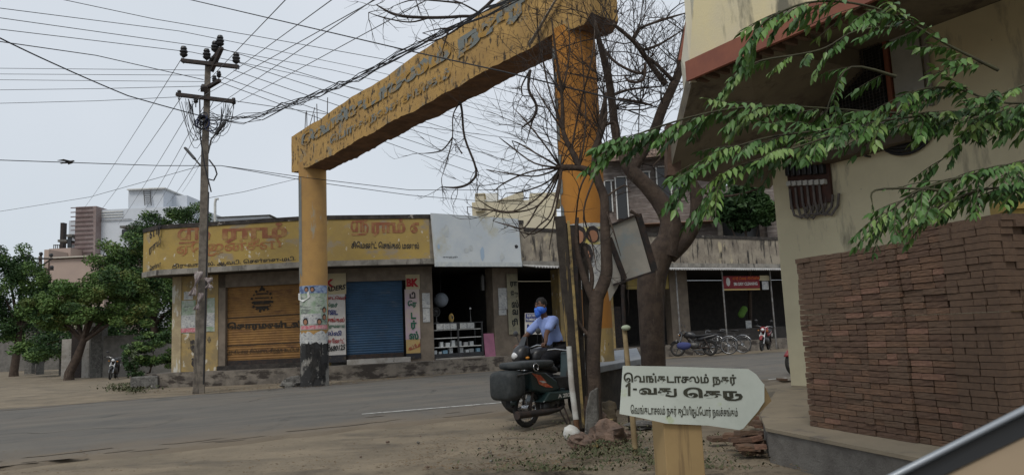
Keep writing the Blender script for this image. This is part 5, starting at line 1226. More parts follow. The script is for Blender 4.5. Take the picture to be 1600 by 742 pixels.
# slanted white framed sign back
td=Vector((.98,.2)).normalized();tp=P(985,390,10.6).to_2d();tn=Vector((td.y,-td.x,0))
def TP(x,y,o=0):return onp(x,y,tp,td)+tn*o
ts=thing('tilted_signboard','grey white board in a dark frame hanging tilted between the trunks','signboard',TP(970,540))
qd=[(935,360),(996,335),(1022,424),(958,445)]
mb=MB();mb.prism([TP(*q) for q in qd],-tn*.02);mb.build('panel',M('grimy_white_panel',(.37,.345,.3),(.3,.285,.25),scale=2.5,rough=.8,c3=(.26,.29,.29),s3=(1.5,1.5,1.5),lo3=.5,hi3=.62),ts)
mb=MB()
for i in range(4):
    a,b=TP(*qd[i],.02),TP(*qd[(i+1)%4],.02)
    if i in(1,): mb.bar(a,b,.09,.05,up=tn)
    elif i==2: mb.bar(a,b,.03,.04,up=tn)
    elif i==0: mb.bar(a,b,.03,.04,up=tn)
mb.bar(TP(951,372,.03),TP(975,436,.03),.07,.04,up=tn);mb.build('frame',m_dkmetal,ts)
mb=MB();mb.tube([TP(972,425),TP(975,500),v3(TP(977,540).to_2d(),-.05)],.03,6);mb.build('leg',m_dkmetal,ts)
mb=MB();mb.prism([TP(951,372,-.06),TP(938,365,-.06),TP(955,470,-.06),TP(972,440,-.06)],-tn*.01);mb.build('rear_panel',M('rear_grey',(.33,.31,.27),rough=.8),ts)
# stone bench/tank
bq=[P(908,580,11.6),P(1003,561,12.6),P(998,540,14.2),P(915,556,13.6)]
zt=.73
bq=[atz(908,577,zt),atz(1003,560,zt),atz(995,543,zt),atz(915,553,zt)]
sb=thing('stone_slab_bench','low dark masonry tank with grey slab top behind the planks','bench',v3(bq[0].to_2d(),0))
mb=MB();mb.prism([Vector((q.x,q.y,zt-.1)) for q in bq],(0,0,.1));mb.build('slab_top',M('grey_slab',(.25,.27,.29),(.2,.21,.23),scale=3,rough=.7),sb,bevel=.01)
cc=sum(bq,Vector())/4;mb=MB();mb.prism([Vector((q.x,q.y,-.05))+(Vector((cc.x,cc.y,0))-Vector((q.x,q.y,0)))*.06 for q in bq],(0,0,zt-.06));mb.build('masonry_base',M('dark_masonry',(.05,.045,.04),(.08,.07,.06),scale=5,rough=1,bump=.5),sb)
# leaning stone slab, rocks, white sack
m_rock=M('reddish_rock',(.17,.115,.085),(.11,.08,.065),scale=7,rough=1,bump=.8,c4=(.28,.23,.18),s4=(9,9,9),lo4=.62,hi4=.7)
m_gst=M('weathered_grey_stone',(.17,.165,.15),(.08,.075,.07),scale=7,rough=1,bump=.7,c4=(.33,.32,.29),s4=(7,7,7),lo4=.6,hi4=.68)
def rock(label,x,y,rx,ry,rz_v,mat,seed,name='rock',rot=0,group=None,cat='rock',lift=0):
    q=atz(x,y,0);mb=MB();mb.ball((0,0,0),1,14,9);mb.sm=[rx<.06]*len(mb.sm);rr=Vector((seed*3.1,seed,1));vs=[]
    for v in mb.v:
        v=Vector(v);k=1+.55*noise.noise(v*1.5+rr)+.25*noise.noise(v*3.5+rr);v=Vector((v.x*rx*k,v.y*ry*k,v.z*rz_v*k));v=rotz(rot)@v;vs.append(tuple(q+v+UP*(rz_v*.55+lift)))
    mb.v=vs;return tag(mb.build(name,mat),label,cat,group)
rock('large reddish rock lying at foot of the thin bare tree',950,690,.22,.18,.14,m_rock,2,rot=.5)
rock('jagged reddish rock leaning behind the white sack',925,672,.17,.15,.24,m_rock,5,rot=.2)
rock('round brownish boulder close to the masonry tank',948,662,.17,.17,.19,M('tan_rock',(.14,.11,.07),(.1,.08,.055),scale=5,rough=1,bump=.5),8)
rock('low pinkish rock in front of the white post',908,697,.15,.13,.1,m_rock,11)
rock('flat dark rock right of the stake base',1003,668,.2,.15,.06,m_gst,14)
rock('small rusty stone behind the stake',978,685,.13,.1,.06,m_rock,17)
rock('concrete lump at base of the small arch pillar',458,605,.35,.2,.18,m_gst,19)
for k in range(34):
    x=R.uniform(560,1180);y=R.uniform(655,738) if x>830 else R.uniform(680,738);s_=R.uniform(.008,.024)
    rock('small pebble on the near dirt verge',x,y,s_,s_,s_*.6,R.choice([m_rock,m_gst]),k+30,'pebble',group='pebbles on the near verge',cat='pebble')
mb=MB();a=P(912,668,9.0);a.z=.02;b=P(934,668,9.1);b.z=.02;c=P(933,605,9.15);d_=P(921,612,9.1);e=P(915,640,9.05)
mb.prism([a,b,c,d_,e],(.03,.12,0));tag(mb.build('leaning_stone_slab',m_gst,bevel=.02),'weathered grey stone slab leaning between white post and tree','stone slab')
mb=MB();q=atz(893,684,0);mb.ball(q+UP*.06,(.1,.08,.1),10,7);mb.v=[(x+.03*nz(x*9,z_*9,1),y,z_+.03*nz(x*7,z_*9,2)) for x,y,z_ in mb.v];tag(mb.build('white_sack',M('white_plastic',(.55,.55,.52),(.45,.44,.4),scale=9,rough=.5)),'crumpled white plastic sack at foot of the white post','sack')
mb=MB();mb.bar(atz(930,696,.02)-UP*.0,atz(955,668,.05)+UP*.1,.06,.03);tag(mb.build('broken_plank',m_oldy),'short broken plank lying across rocks','plank')
q=atz(228,606,0);mb=MB();mb.box(q+UP*.18,(.85,.5,.42),rotz(.2));tag(mb.build('concrete_block',m_gst,bevel=.03),'squat concrete block on dirt beside the pale bush','block')
# low green weeds and leaf litter
m_weed=M('weed_green',(.045,.058,.025),(.09,.088,.045),scale=4,rough=.8);m_lit=M('dry_leaf_litter',(.16,.11,.06),(.08,.055,.035),scale=5,rough=1)
def scatter(name,mat,region,n,s,flat,seed):
    rr=random.Random(seed);mb=MB();i=0
    while i<n:
        x,y=region(rr);q=atz(x,y,0)
        if nz(q.x,q.y,1.6,seed)<-.05 and rr.random()<.85: i+=1;continue
        z=gh(q.x,q.y) if frac(q.x,q.y)<-.02 or frac(q.x,q.y)>1.02 else .05
        a=rr.uniform(0,6.28);l=s*rr.uniform(.5,1.4);d=Vector((math.cos(a),math.sin(a),0));w=Vector((-d.y,d.x,0))*l*.35
        h=Vector((0,0,l*(rr.uniform(.3,1.2) if not flat else rr.uniform(0,.25))));q=Vector((q.x,q.y,z+.004))
        mb.add([q-d*l*.5,q+w+h*.6,q+d*l*.5+h,q-w+h*.5],[(0,1,2,3)]);i+=1
    tag(mb.build(name,mat),kind='stuff')
scatter('ground_weeds',m_weed,lambda r:(r.gauss(955,85),742-abs(r.gauss(0,36))),6000,.028,False,2)
scatter('ground_weeds_pillar',m_weed,lambda r:(r.gauss(205,18),r.gauss(608,3.5)),1500,.07,False,4)
scatter('leaf_litter',m_lit,lambda r:(r.gauss(860,200),742-abs(r.gauss(0,38))),7500,.03,True,3)
scatter('leaf_litter_far',m_lit,lambda r:(r.uniform(0,500),742-90*r.random()**2*.4-0),500,.03,True,6)
def _rd(r):
    x=r.uniform(240,700);return (x,lerp([(240,614),(500,604),(700,583)],x)+r.gauss(0,2.5))
scatter('roadside_debris',m_lit,_rd,1100,.07,True,7)
# ======================= TWO WHEELERS =======================
def lp(mb,name,mat,par,bevel=0): return mb.build(name,mat,par,world=False,bevel=bevel)
def wheel(par,x,r,w=.045,spokes=18,disc=False,rimm=None):
    mb=MB();mb.torus((x,0,r),(0,1,0),r-w,w,32,8);ty=lp(mb,'tyre',m_rubber,par)
    mb=MB();mb.torus((x,0,r),(0,1,0),r-w*2.05,.012,32,6)
    if disc:
        for k in range(5):
            t=2*math.pi*k/5;mb.bar((x,0,r),(x+(r-2*w)*math.cos(t),0,r+(r-2*w)*math.sin(t)),.03,.03,up=(0,1,0))
    else:
        for k in range(spokes):
            t=2*math.pi*k/spokes;mb.cyl((x+.02*math.cos(t+1.2),.02*(-1)**k,r+.02*math.sin(t+1.2)),(x+(r-2*w)*math.cos(t),0,r+(r-2*w)*math.sin(t)),.003,n=4)
    mb.cyl((x,-.06,r),(x,.06,r),.045,n=14);lp(mb,'rim',rimm or m_chrome,par)
def fender(par,x,r,a0,a1,w,mat,name='mudguard'):
    mb=MB();n=14;vs=[]
    for i in range(n+1):
        a=a0+(a1-a0)*i/n
        for y,k in((-w,-.02),(-w*.6,.01),(w*.6,.01),(w,-.02)): vs.append((x+(r+.03+k)*math.cos(a),y,r+(r+.03+k)*math.sin(a)))
    mb.add(vs,[(4*i+j,4*i+j+1,4*i+j+5,4*i+j+4) for i in range(n) for j in range(3)],True)
    o=lp(mb,name,mat,par);s=o.modifiers.new('s','SOLIDIFY');s.thickness=.008
def loft(mb,secs,n=12,e=.7):
    """secs: (x,z,halfwidth,halfheight) superellipse rings"""
    vs=[]
    for x,z,w,h in secs:
        for k in range(n):
            t=2*math.pi*k/n;c,s=math.cos(t),math.sin(t);vs.append((x,w*math.copysign(abs(c)**e,c),z+h*math.copysign(abs(s)**e,s)))
    L=len(secs);fs=[(i*n+k,i*n+(k+1)%n,(i+1)*n+(k+1)%n,(i+1)*n+k) for i in range(L-1) for k in range(n)]
    fs+=[tuple(range(n-1,-1,-1)),tuple((L-1)*n+k for k in range(n))];mb.add(vs,fs,True)
def motorcycle(label,loc,rz,body,lean=0,fair=True,r=.3,group=None,plate=True,seatm=None):
    t=thing('motorcycle',label,'motorcycle',loc,rz,group);t.rotation_euler=(lean,0,rz)
    wheel(t,-.62,r,.05,disc=True,rimm=m_metal);wheel(t,.65,r,.04,disc=True,rimm=m_metal)
    fender(t,.65,r,.5,2.6,.06,body);fender(t,-.62,r,.6,2.4,.07,m_black)
    mb=MB()
    for y in(-.075,.075): mb.tube([(.65,y,r),(.5,y,.68),(.42,y,.92)],[.025,.025,.022],8)
    lp(mb,'front_fork',m_chrome,t)
    mb=MB();mb.tube([(.4,0,.86),(.2,0,.62),(.08,0,.33),(-.2,0,.3),(-.3,0,.5)],.03,8);mb.tube([(.38,0,.82),(0,0,.74),(-.3,0,.7),(-.75,0,.76)],.028,8)
    for y in(-.09,.09): mb.tube([(-.2,y,.33),(-.62,y,r)],.025,8);mb.tube([(-.62,y*1.2,r),(-.42,y*1.2,.68)],.024,8)
    lp(mb,'frame',m_dkmetal,t)
    mb=MB();loft(mb,[(-.12,.75,.08,.05),(-.02,.8,.13,.11),(.15,.84,.16,.14),(.3,.83,.14,.12),(.38,.8,.07,.06)]);lp(mb,'fuel_tank',body,t)
    mb=MB();loft(mb,[(-.78,.84,.05,.02),(-.7,.83,.11,.045),(-.4,.79,.13,.05),(-.15,.77,.11,.045),(-.08,.79,.06,.03)]);lp(mb,'seat',seatm or m_seat,t)
    mb=MB();loft(mb,[(-.95,.82,.03,.03),(-.8,.76,.09,.06),(-.45,.68,.12,.09),(-.2,.64,.1,.08),(-.12,.64,.05,.05)]);lp(mb,'side_panel',body,t)
    mb=MB();loft(mb,[(-.2,.42,.09,.1),(-.05,.4,.15,.14),(.1,.42,.13,.14),(.2,.48,.08,.1)]);mb.cyl((.05,0,.5),(.16,0,.68),.085,.075)
    for k in range(5): mb.cyl((.07+.02*k,0,.53+.03*k),(.075+.02*k,0,.537+.03*k),.1)
    lp(mb,'engine',m_metal,t)
    mb=MB();mb.tube([(.15,-.1,.45),(.2,-.12,.28),(0,-.15,.22),(-.3,-.17,.25),(-.85,-.18,.36)],[.02,.02,.025,.045,.045],10);lp(mb,'exhaust_pipe',m_chrome,t)
    mb=MB();mb.tube([(.32,.36,.98),(.38,.25,1.0),(.42,.08,.96),(.42,-.08,.96),(.38,-.25,1.0),(.32,-.36,.98)],.013,8);o=lp(mb,'handlebar',m_chrome,t)
    mb=MB()
    for s in(-1,1): mb.tube([(.33,s*.34,.985),(.3,s*.42,.97)],.02,8)
    lp(mb,'grips',m_rubber,o)
    for s in(-1,1):
        mb=MB();mb.tube([(.36,s*.22,1.0),(.38,s*.28,1.18)],.006,6);mb.ball((.38,s*.3,1.21),(.015,.07,.045));lp(mb,'mirror',m_black,t)
    mb=MB()
    if fair: loft(mb,[(.42,.88,.12,.13),(.52,.88,.14,.15),(.6,.86,.11,.12),(.66,.84,.05,.06)])
    else: loft(mb,[(.45,.88,.08,.08),(.52,.88,.1,.1),(.56,.88,.1,.1)])
    o=lp(mb,'headlamp_cowl',body,t)
    mb=MB();mb.ball((.63 if fair else .56,0,.86),(.05,.075,.06));lp(mb,'headlight',m_glass,o)
    for s in(-1,1):
        mb=MB();mb.ball((.52,s*.17,.82),(.03,.035,.022));lp(mb,'indicator',M_amb,t)
    if fair:
        mb=MB();mb.prism([(.5,-.09,1.0),(.5,.09,1.0),(.42,.06,1.14),(.42,-.06,1.14)],(.01,0,.005));lp(mb,'windscreen',m_black,t)
    if plate: mb=MB();mb.box((.68,0,.62),(.01,.2,.09));lp(mb,'number_plate',m_white,t)
    mb=MB();mb.box((-.93,0,.62),(.01,.2,.12));lp(mb,'rear_plate',m_white,t)
    mb=MB();mb.tube([(0,.1,.3),(-.05,.22,.02)],.012,6);mb.tube([(.05,-.25,.28),(.05,.25,.28)],.014,6);lp(mb,'stand',m_dkmetal,t)
    return t
M_amb=M('amber_lens',(.5,.2,.03),rough=.2)
def face2(a,b): return math.atan2(b[1]-a[1],b[0]-a[0])
# rider's motorcycle: nose towards the camera's left
mq=Vector((.5,11.78,.08));mrz=face2((1.05,12.15),(-.15,11.3))
bike=motorcycle('black motorcycle with small fairing and round headlight under the masked rider',mq,mrz,m_black,lean=.04)
# far-left parked one
q=atz(176,592,0);motorcycle('black motorcycle parked facing the road by compound wall at left',q,-1.25,m_black,fair=False,lean=-.12)
# right-hand ones
q=P(1085,553,29.6);q.z=.05;motorcycle('dark motorcycle with blue cloth parked left of the two bicycles',q,face2((0,0),(-1,.45)),m_black,fair=False,lean=.1)
q=P(1196,552,30.8);q.z=.1;motorcycle('motorcycle with red tank parked nose first under the laundry sign',q,-2.1,m_red,fair=False,lean=-.1)
q=P(1224,580,17.5);q.z=0;motorcycle('bright red motorcycle peeking past corner of the cream house',(q.x+.85,q.y+.4,0),-2.6,m_red,fair=False)
# blue cloth on the parked motorcycle
q=P(1068,540,29.3);mb=MB();mb.ball(q,(.28,.12,.16),12,8);mb.v=[(x+.05*nz(x*5,z_*5,1),y,z_+.04*nz(x*6,z_*6,2)) for x,y,z_ in mb.v];tag(mb.build('blue_cloth',M('blue_cloth',(.05,.06,.16),rough=.95)),'crumpled blue cloth draped on dark motorcycle left of bicycles','cloth')
def bicycle(label,loc,rz,lean):
    t=thing('bicycle',label,'bicycle',loc,rz,'bicycles parked by the laundry');t.rotation_euler=(lean,0,rz)
    wheel(t,-.52,.35,.018,24);wheel(t,.55,.35,.018,24)
    for x in(-.52,.55): fender(t,x,.35,.3,2.7,.025,m_chrome)
    mb=MB();bb=(-.08,0,.29);sT=(-.2,0,.82);hT=(.36,0,.86);hB=(.4,0,.7)
    for a,b in((bb,sT),(sT,hT),(bb,hB),(hT,hB),(bb,(-.52,0,.35)),(sT,(-.52,0,.35)),(hB,(.55,0,.35))): mb.cyl(a,b,.015,n=8)
    lp(mb,'frame',m_black,t)
    mb=MB();mb.tube([(.2,.26,.98),(.34,.2,1.0),(.36,0,.96),(.34,-.2,1.0),(.2,-.26,.98)],.012,6);mb.cyl(hT,(.35,0,.98),.013,n=6);lp(mb,'handlebar',m_chrome,t)
    mb=MB();loft(mb,[(-.36,.9,.09,.03),(-.25,.91,.08,.03),(-.08,.9,.025,.02)]);mb.cyl(sT,(-.22,0,.89),.012,n=6);lp(mb,'saddle',m_seat,t)
    mb=MB()
    for y in(-.06,0,.06): mb.bar((-.38,y,.76),(-.82,y,.76),.012,.012)
    mb.bar((-.8,-.06,.76),(-.52,-.05,.36),.01,.01);mb.bar((-.8,.06,.76),(-.52,.05,.36),.01,.01);lp(mb,'carrier',m_metal,t)
    mb=MB();mb.torus(bb,(0,1,0),.09,.006,20,4);mb.bar((-.08,.06,.29),(.02,.06,.15),.02,.015);mb.bar((-.08,-.06,.29),(-.18,-.06,.43),.02,.015);lp(mb,'crank',m_chrome,t)
q=P(1119,555,29.9);q.z=.05;bicycle('left black bicycle with chrome mudguards near the laundry awning posts',q,2.75,.12)
q=P(1141,553,30.3);q.z=.06;bicycle('right black bicycle with rear mudguard shining beside the laundry post',q,2.6,.1)
# moped
ma=math.atan2(11.35-10.4,.92-.05);mloc=Vector((.05+.45,10.4+.48,-.01))
m_mop=M('moped_dark_green',(.015,.035,.035),(.012,.025,.026),rough=.35,spec=.5)
m_bag=M('black_rexine_bag',(.022,.026,.027),(.035,.038,.038),scale=14,rough=.6,bump=.4,bscale=15)
t=thing('moped','dark green moped with red flame decals and bulky black bags at its rear','moped',mloc,ma)
wheel(t,-.6,.265,.035,22);wheel(t,.6,.265,.035,22)
fender(t,-.6,.265,.4,2.9,.06,m_mop);fender(t,.6,.265,.3,2.4,.055,m_mop)
mb=MB();mb.tube([(-.5,0,.6),(-.2,0,.4),(.1,0,.3),(.3,0,.42),(.42,0,.85),(.4,0,.95)],.035,8);mb.tube([(-.6,.07,.27),(-.5,.08,.6)],.02,6);mb.tube([(-.6,-.07,.27),(-.5,-.08,.6)],.02,6);lp(mb,'frame',m_dkmetal,t)
mb=MB()
for y in(-.06,.06): mb.tube([(.6,y,.265),(.5,y,.6),(.42,y,.85)],.02,8)
lp(mb,'front_fork',m_chrome,t)
mb=MB();mb.prism([(-.62,-.125,.50),(-.28,-.125,.43),(.0,-.125,.46),(-.05,-.125,.6),(-.3,-.125,.74),(-.66,-.125,.78)],(0,.25,0));lp(mb,'rear_cowl',m_mop,t,.03)
mb=MB();mb.prism([(.3,-.16,.42),(.5,-.13,.5),(.52,-.1,.95),(.44,-.1,1.0),(.36,-.14,.75)],(0,.3,0));lp(mb,'front_shield',m_mop,t,.03)
mb=MB();mb.prism([(-.45,-.19,.33),(.4,-.19,.33),(.46,-.19,.43),(-.3,-.19,.46)],(0,.38,0));fb=lp(mb,'footboard',m_mop,t,.02)
mb=MB();loft(mb,[(-.5,.83,.1,.04),(-.2,.8,.13,.06),(.02,.74,.09,.05)]);mb.box((.1,0,.56),(.3,.2,.16));lp(mb,'seat',m_seat,t,.01)
def decal(pts,nm,mat,y,par=t): mb=MB();mb.prism([(x,y,z) for x,z in pts],(0,-.003,0));lp(mb,nm,mat,par)
for off,s in((0,1),): 
    decal([(-.6,.74),(-.42,.7),(-.3,.6),(-.4,.61),(-.5,.66)],'flame_decal',m_orange,-.128);decal([(-.5,.66),(-.3,.58),(-.16,.51),(-.32,.53),(-.46,.58)],'flame_decal',m_orange,-.128);decal([(-.47,.63),(-.36,.62),(-.3,.59),(-.38,.59)],'white_decal',m_white,-.1315)
decal([(.36,.55),(.5,.62),(.47,.7),(.52,.76),(.49,.86),(.41,.8),(.45,.75),(.38,.66),(.44,.65)],'flame_decal',m_orange,-.163);decal([(.4,.6),(.46,.64),(.43,.68)],'white_decal',m_white,-.167)
mb=MB();mb.tube([(.1,-.1,.25),(-.1,-.17,.2),(-.4,-.2,.2),(-1.0,-.2,.22)],[.02,.025,.045,.05],10);mb.cyl((-1.0,-.2,.22),(-1.02,-.2,.22),.055);lp(mb,'exhaust_pipe',m_dkmetal,t)
mb=MB();loft(mb,[(-.3,.24,.08,.09),(-.1,.26,.12,.12),(.12,.27,.1,.1)]);lp(mb,'engine',m_metal,t)
mb=MB();mb.tube([(.3,.33,1.02),(.36,.22,1.03),(.4,0,1.0),(.36,-.22,1.03),(.3,-.33,1.02)],.013,8);mb.tube([(.37,-.22,1.03),(.36,-.27,1.2)],.006,5);mb.ball((.36,-.29,1.22),(.015,.06,.04));lp(mb,'handlebar',m_chrome,t)
mb=MB();loft(mb,[(.42,.98,.07,.07),(.52,.98,.09,.09),(.56,.97,.07,.07)]);lp(mb,'headlight',m_black,t)
mb=MB();mb.tube([(-.1,-.12,.28),(-.05,-.26,.0),(.02,-.26,.0),(.04,-.12,.28)],.012,6);lp(mb,'stand',m_dkmetal,t)
mb=MB();mb.prism([(-.9,.0,.3),(-.82,.0,.28),(-.78,.0,.5),(-.84,0,.52)],(0,.12,0));lp(mb,'mud_flap',m_rubber,t)
M3=wm(t)
a=M3@Vector((-.14,-.19,.36));xd=(M3.to_3x3()@Vector((1,0,0)));text('A 2B2P7',m_white,fb,a,xd,UP,.4,.055,.04)
# bags carried on the moped (lifted off separately)
mb=MB();ca,sa=rotz(ma),0
def mopp(x,y,z): return M3@Vector((x,y,z))
def bagbox(nm,lab,secs,n=24):
    mb=MB();loft(mb,secs,n,.45);mb.v=[tuple(M3@(Vector(v)+Vector((0,0,.012*nz(v[0]*6,v[1]*6,1,v[2]*6))))) for v in mb.v];return tag(mb.build(nm,m_bag),lab,'bag')
b1=bagbox('saddle_bag','boxy black pannier bag hanging behind the rear wheel of the moped',[(-1.12,.6,.14,.15),(-1.1,.6,.2,.19),(-.95,.6,.22,.2),(-.83,.62,.2,.18),(-.81,.62,.14,.14)])
b2_=bagbox('duffel_bag','soft black duffel lying across the moped rear seat above pannier',[(-.98,.85,.12,.03),(-.9,.85,.2,.05),(-.5,.85,.22,.06),(-.2,.85,.19,.05),(-.1,.84,.1,.03)])
mb=MB();q=mopp(-.62,-.225,.82)
mb.torus(q,M3.to_3x3()@Vector((0,1,0)),.05,.01,16,6);mb.build('buckle',m_chrome,b2_)
mb=MB();mb.tube([mopp(-1.0,-.22,.74),mopp(-.85,-.235,.75),mopp(-.7,-.22,.76)],.012,6);mb.build('piping',m_metal,b1)
# ======================= THE RIDER =======================
def skin(name,joints,edges,radii,mat,parent,sub=2):
    me=bpy.data.meshes.new(name);me.from_pydata([tuple(j) for j in joints],edges,[]);me.materials.append(mat)
    o=bpy.data.objects.new(name,me);C.objects.link(o)
    sk=o.modifiers.new('skin','SKIN');sk.use_smooth_shade=True
    if not me.skin_vertices: 
        me.attributes.new('x','FLOAT','POINT')
        bpy.context.view_layer.objects.active=o;bpy.ops.mesh.customdata_skin_add()
    for i,r_ in enumerate(radii):
        r_=r_ if hasattr(r_,'__len__') else (r_,r_);me.skin_vertices[0].data[i].radius=r_;me.skin_vertices[0].data[i].use_root=(i==0)
    s=o.modifiers.new('sub','SUBSURF');s.levels=sub;s.render_levels=sub
    o.parent=parent;o.matrix_parent_inverse=wm(parent).inverted();return o
MB3=wm(bike)
def bp(x,y,z): return MB3@Vector((x+(.13 if (x<.25 and z>.3) else 0),y,z))
m_skin=M('brown_skin',(.13,.065,.04),(.11,.055,.035),scale=8,rough=.6);m_shirt=M('light_blue_shirt',(.27,.35,.64),(.22,.29,.56),scale=6,rough=.9,bump=.3,bscale=9)
m_trs=M('black_trousers',(.012,.012,.015),(.02,.02,.022),scale=9,rough=.9);m_mask=M('blue_kerchief',(.03,.1,.5),(.08,.22,.65),scale=22,rough=.9);m_hair=M('black_hair',(.008,.007,.006),(.015,.013,.012),scale=30,rough=.7)
man=thing('person','rider in light blue shirt with bright blue kerchief mask holding the handlebars','person',bp(-.25,0,0))
hip=bp(-.32,0,.93);ch=bp(-.2,0,1.24);nk=bp(-.12,0,1.43);hd_=bp(-.06,0,1.60)
J=[hip,bp(-.27,0,1.08),ch,nk,hd_, bp(-.17,.17,1.38),bp(.08,.27,1.16),bp(.3,.36,1.02), bp(-.17,-.17,1.38),bp(.08,-.27,1.16),bp(.3,-.36,1.02), bp(-.3,.1,.9),bp(.1,.2,.78),bp(0,.2,.38),bp(.02,.2,.1),bp(.16,.2,.05), bp(-.3,-.1,.9),bp(.1,-.2,.78),bp(0,-.2,.38),bp(.02,-.22,.1),bp(.16,-.22,.05)]
E_=[(0,1),(1,2),(2,3),(3,4),(2,5),(5,6),(6,7),(2,8),(8,9),(9,10),(0,11),(11,12),(12,13),(13,14),(14,15),(0,16),(16,17),(17,18),(18,19),(19,20)]
Rr=[.13,.12,.13,.05,.075,.055,.04,.028,.055,.04,.028,.09,.075,.05,.04,.04,.09,.075,.05,.04,.04]
body=skin('body',J,E_,Rr,m_skin,man)
def fwd(x,y,z): return (MB3.to_3x3()@Vector((x,y,z)))
# head shape
mb=MB();mb.ball(hd_+fwd(.0,0,.02),(.085,.085,.118),16,12);mb.ball(hd_+fwd(.085,0,0),(.022,.018,.026),8,6)
for s in(-1,1): mb.ball(hd_+fwd(-.005,s*.085,.0),(.02,.014,.032),8,6)
mb.build('head',m_skin,man)
mb=MB()
for s in(-1,1): mb.ball(hd_+fwd(.074,s*.032,.03),(.012,.012,.006),8,6)
mb.build('eyes',M('eye_white',(.25,.22,.2),rough=.4),man);mb=MB()
for s in(-1,1): mb.ball(hd_+fwd(.086,s*.032,.03),(.005,.005,.006),6,4);mb.tube([hd_+fwd(.084,s*.015,.052),hd_+fwd(.078,s*.05,.055)],.006,5)
mb.build('brows',m_hair,man)
mb=MB();mb.ball(hd_+fwd(-.018,0,.055),(.092,.093,.1),16,10)
mb.v=[tuple(Vector(v)+Vector((.01*nz(v[0]*25,v[1]*25,1,v[2]*25),)*3)) for v in mb.v];mb.build('hair',m_hair,man)
mb=MB();mb.ball(hd_+fwd(.012,0,-.045),(.098,.097,.075),16,10);mb.ball(hd_+fwd(.07,0,-.1),(.05,.07,.07),10,8);mb.v=[tuple(Vector(v)+Vector((.012*nz(v[0]*18,v[1]*18,1,v[2]*18),)*3)) for v in mb.v];mb.build('kerchief',m_mask,man)
Js=[bp(-.32,0,.96),bp(-.27,0,1.1),bp(-.2,0,1.25),bp(-.15,0,1.38),bp(-.12,0,1.42), bp(-.16,.16,1.375),bp(0,.235,1.25),bp(.04,.255,1.2),bp(-.16,-.16,1.375),bp(0,-.235,1.25),bp(.04,-.255,1.2)]
sh_o=skin('shirt',Js,[(0,1),(1,2),(2,3),(3,4),(3,5),(5,6),(6,7),(3,8),(8,9),(9,10)],[.165,.15,.165,.12,.065,.085,.07,.066,.085,.07,.066],m_shirt,man)
skin('trousers',[bp(-.32,0,.93),bp(-.3,.1,.9),bp(.1,.2,.78),bp(0,.2,.38),bp(.01,.2,.16),bp(-.3,-.1,.9),bp(.1,-.2,.78),bp(0,-.2,.38),bp(.01,-.22,.16)],[(0,1),(1,2),(2,3),(3,4),(0,5),(5,6),(6,7),(7,8)],[.16,.115,.092,.07,.065,.115,.092,.07,.065],m_trs,man)
for s in(-1,1):
    mb=MB();mb.tube([bp(-.06,s*.205,.06),bp(.05,s*.205,.09),bp(.17,s*.205,.055),bp(.22,s*.205,.05)],[.04,.05,.045,.02],8);mb.build('shoe',m_black,man)
    w=bp(.3,s*.36,1.02)
    pj=[w,bp(.335,s*.365,1.01)];pe=[(0,1)];pr=[.03,.032]
    for k in range(4):
        y=s*(.33+.024*k);b=len(pj);pj+=[bp(.352,y,1.008),bp(.362,y,.985),bp(.345,y,.962),bp(.322,y,.962)];pe+=[(1,b),(b,b+1),(b+1,b+2),(b+2,b+3)];pr+=[.011,.010,.009,.008]
    b=len(pj);pj+=[bp(.31,s*.325,1.0),bp(.318,s*.31,.975),bp(.33,s*.31,.955)];pe+=[(1,b),(b,b+1),(b+1,b+2)];pr+=[.013,.011,.009]
    skin('hand',pj,pe,pr,m_skin,man,1)
# ======================= FAR LEFT: WALLS, GATE, HOUSES =======================
m_blockw=M('grey_block_wall',(.17,.16,.145),(.12,.115,.105),scale=3,rough=1,bump=.5)
def slab(nm,lab,cat,x0,x1,yb,yt,D,th,mat,D2=None,group=None,parts=None):
    a=P(x0,yb,D);b=P(x1,yb,D2 or D);zt=P(x0,yt,D).z;d=(b-a);d.z=0;n_=Vector((-d.y,d.x,0)).normalized()*th
    t=thing(nm,lab,cat,v3(a.to_2d(),0),0,group);mb=MB();mb.prism([v3(a.to_2d(),-.2),v3(b.to_2d(),-.2),v3(b.to_2d(),zt),v3(a.to_2d(),zt)],n_);mb.build('body' if not parts else parts,mat,t);return t,a,b,zt,n_
w1=slab('compound_wall','grey block compound wall running behind the parked motorcycle','wall',160,275,590,528,37,.2,m_blockw)
mb=MB();mb.prism([v3(w1[1].to_2d(),w1[3]),v3(w1[2].to_2d(),w1[3]),v3(w1[2].to_2d(),w1[3]+.1),v3(w1[1].to_2d(),w1[3]+.1)],w1[4]);mb.build('coping',m_gst,w1[0])
slab('gate_pillar','square plastered gate pillar left of the compound wall','pillar',140,158,592,510,37.5,.5,m_gst,parts='shaft',group='gate pillars')
slab('gate_pillar','taller pale gate pillar directly behind dark tree trunk','pillar',127,138,590,505,38.2,.5,m_conc2,parts='shaft')
g=slab('iron_gate','narrow dark iron gate between the tree trunk and pillar','gate',110,127,588,515,38.5,.05,m_dkmetal,parts='leaf')
w2=slab('compound_wall','low grey wall left of the dark tree trunk','wall',95,110,588,530,38.5,.2,m_conc2)
m_conc2=m_gst
for x0,x1,yt,D,l in((38,49,510,50,'left leaning stone post at far left lane'),(56,63,505,48,'slim right stone post at far left lane'),(92,98,525,44,'short pale post near the iron gate')):
    slab('stone_post',l,'post',x0,x1,575,yt,D,.4,m_conc2,parts='shaft')
nb=thing('small_notice_board','small white notice board tied on far left stone post','sign',P(56,548,47));a=P(51,552,47);b=P(60,552,47);zt=P(51,542,47).z
mb=MB();mb.prism([a,b,Vector((b.x,b.y,zt)),Vector((a.x,a.y,zt))],(0,-.05,0));mb.build('board',m_white,nb);mb=MB()
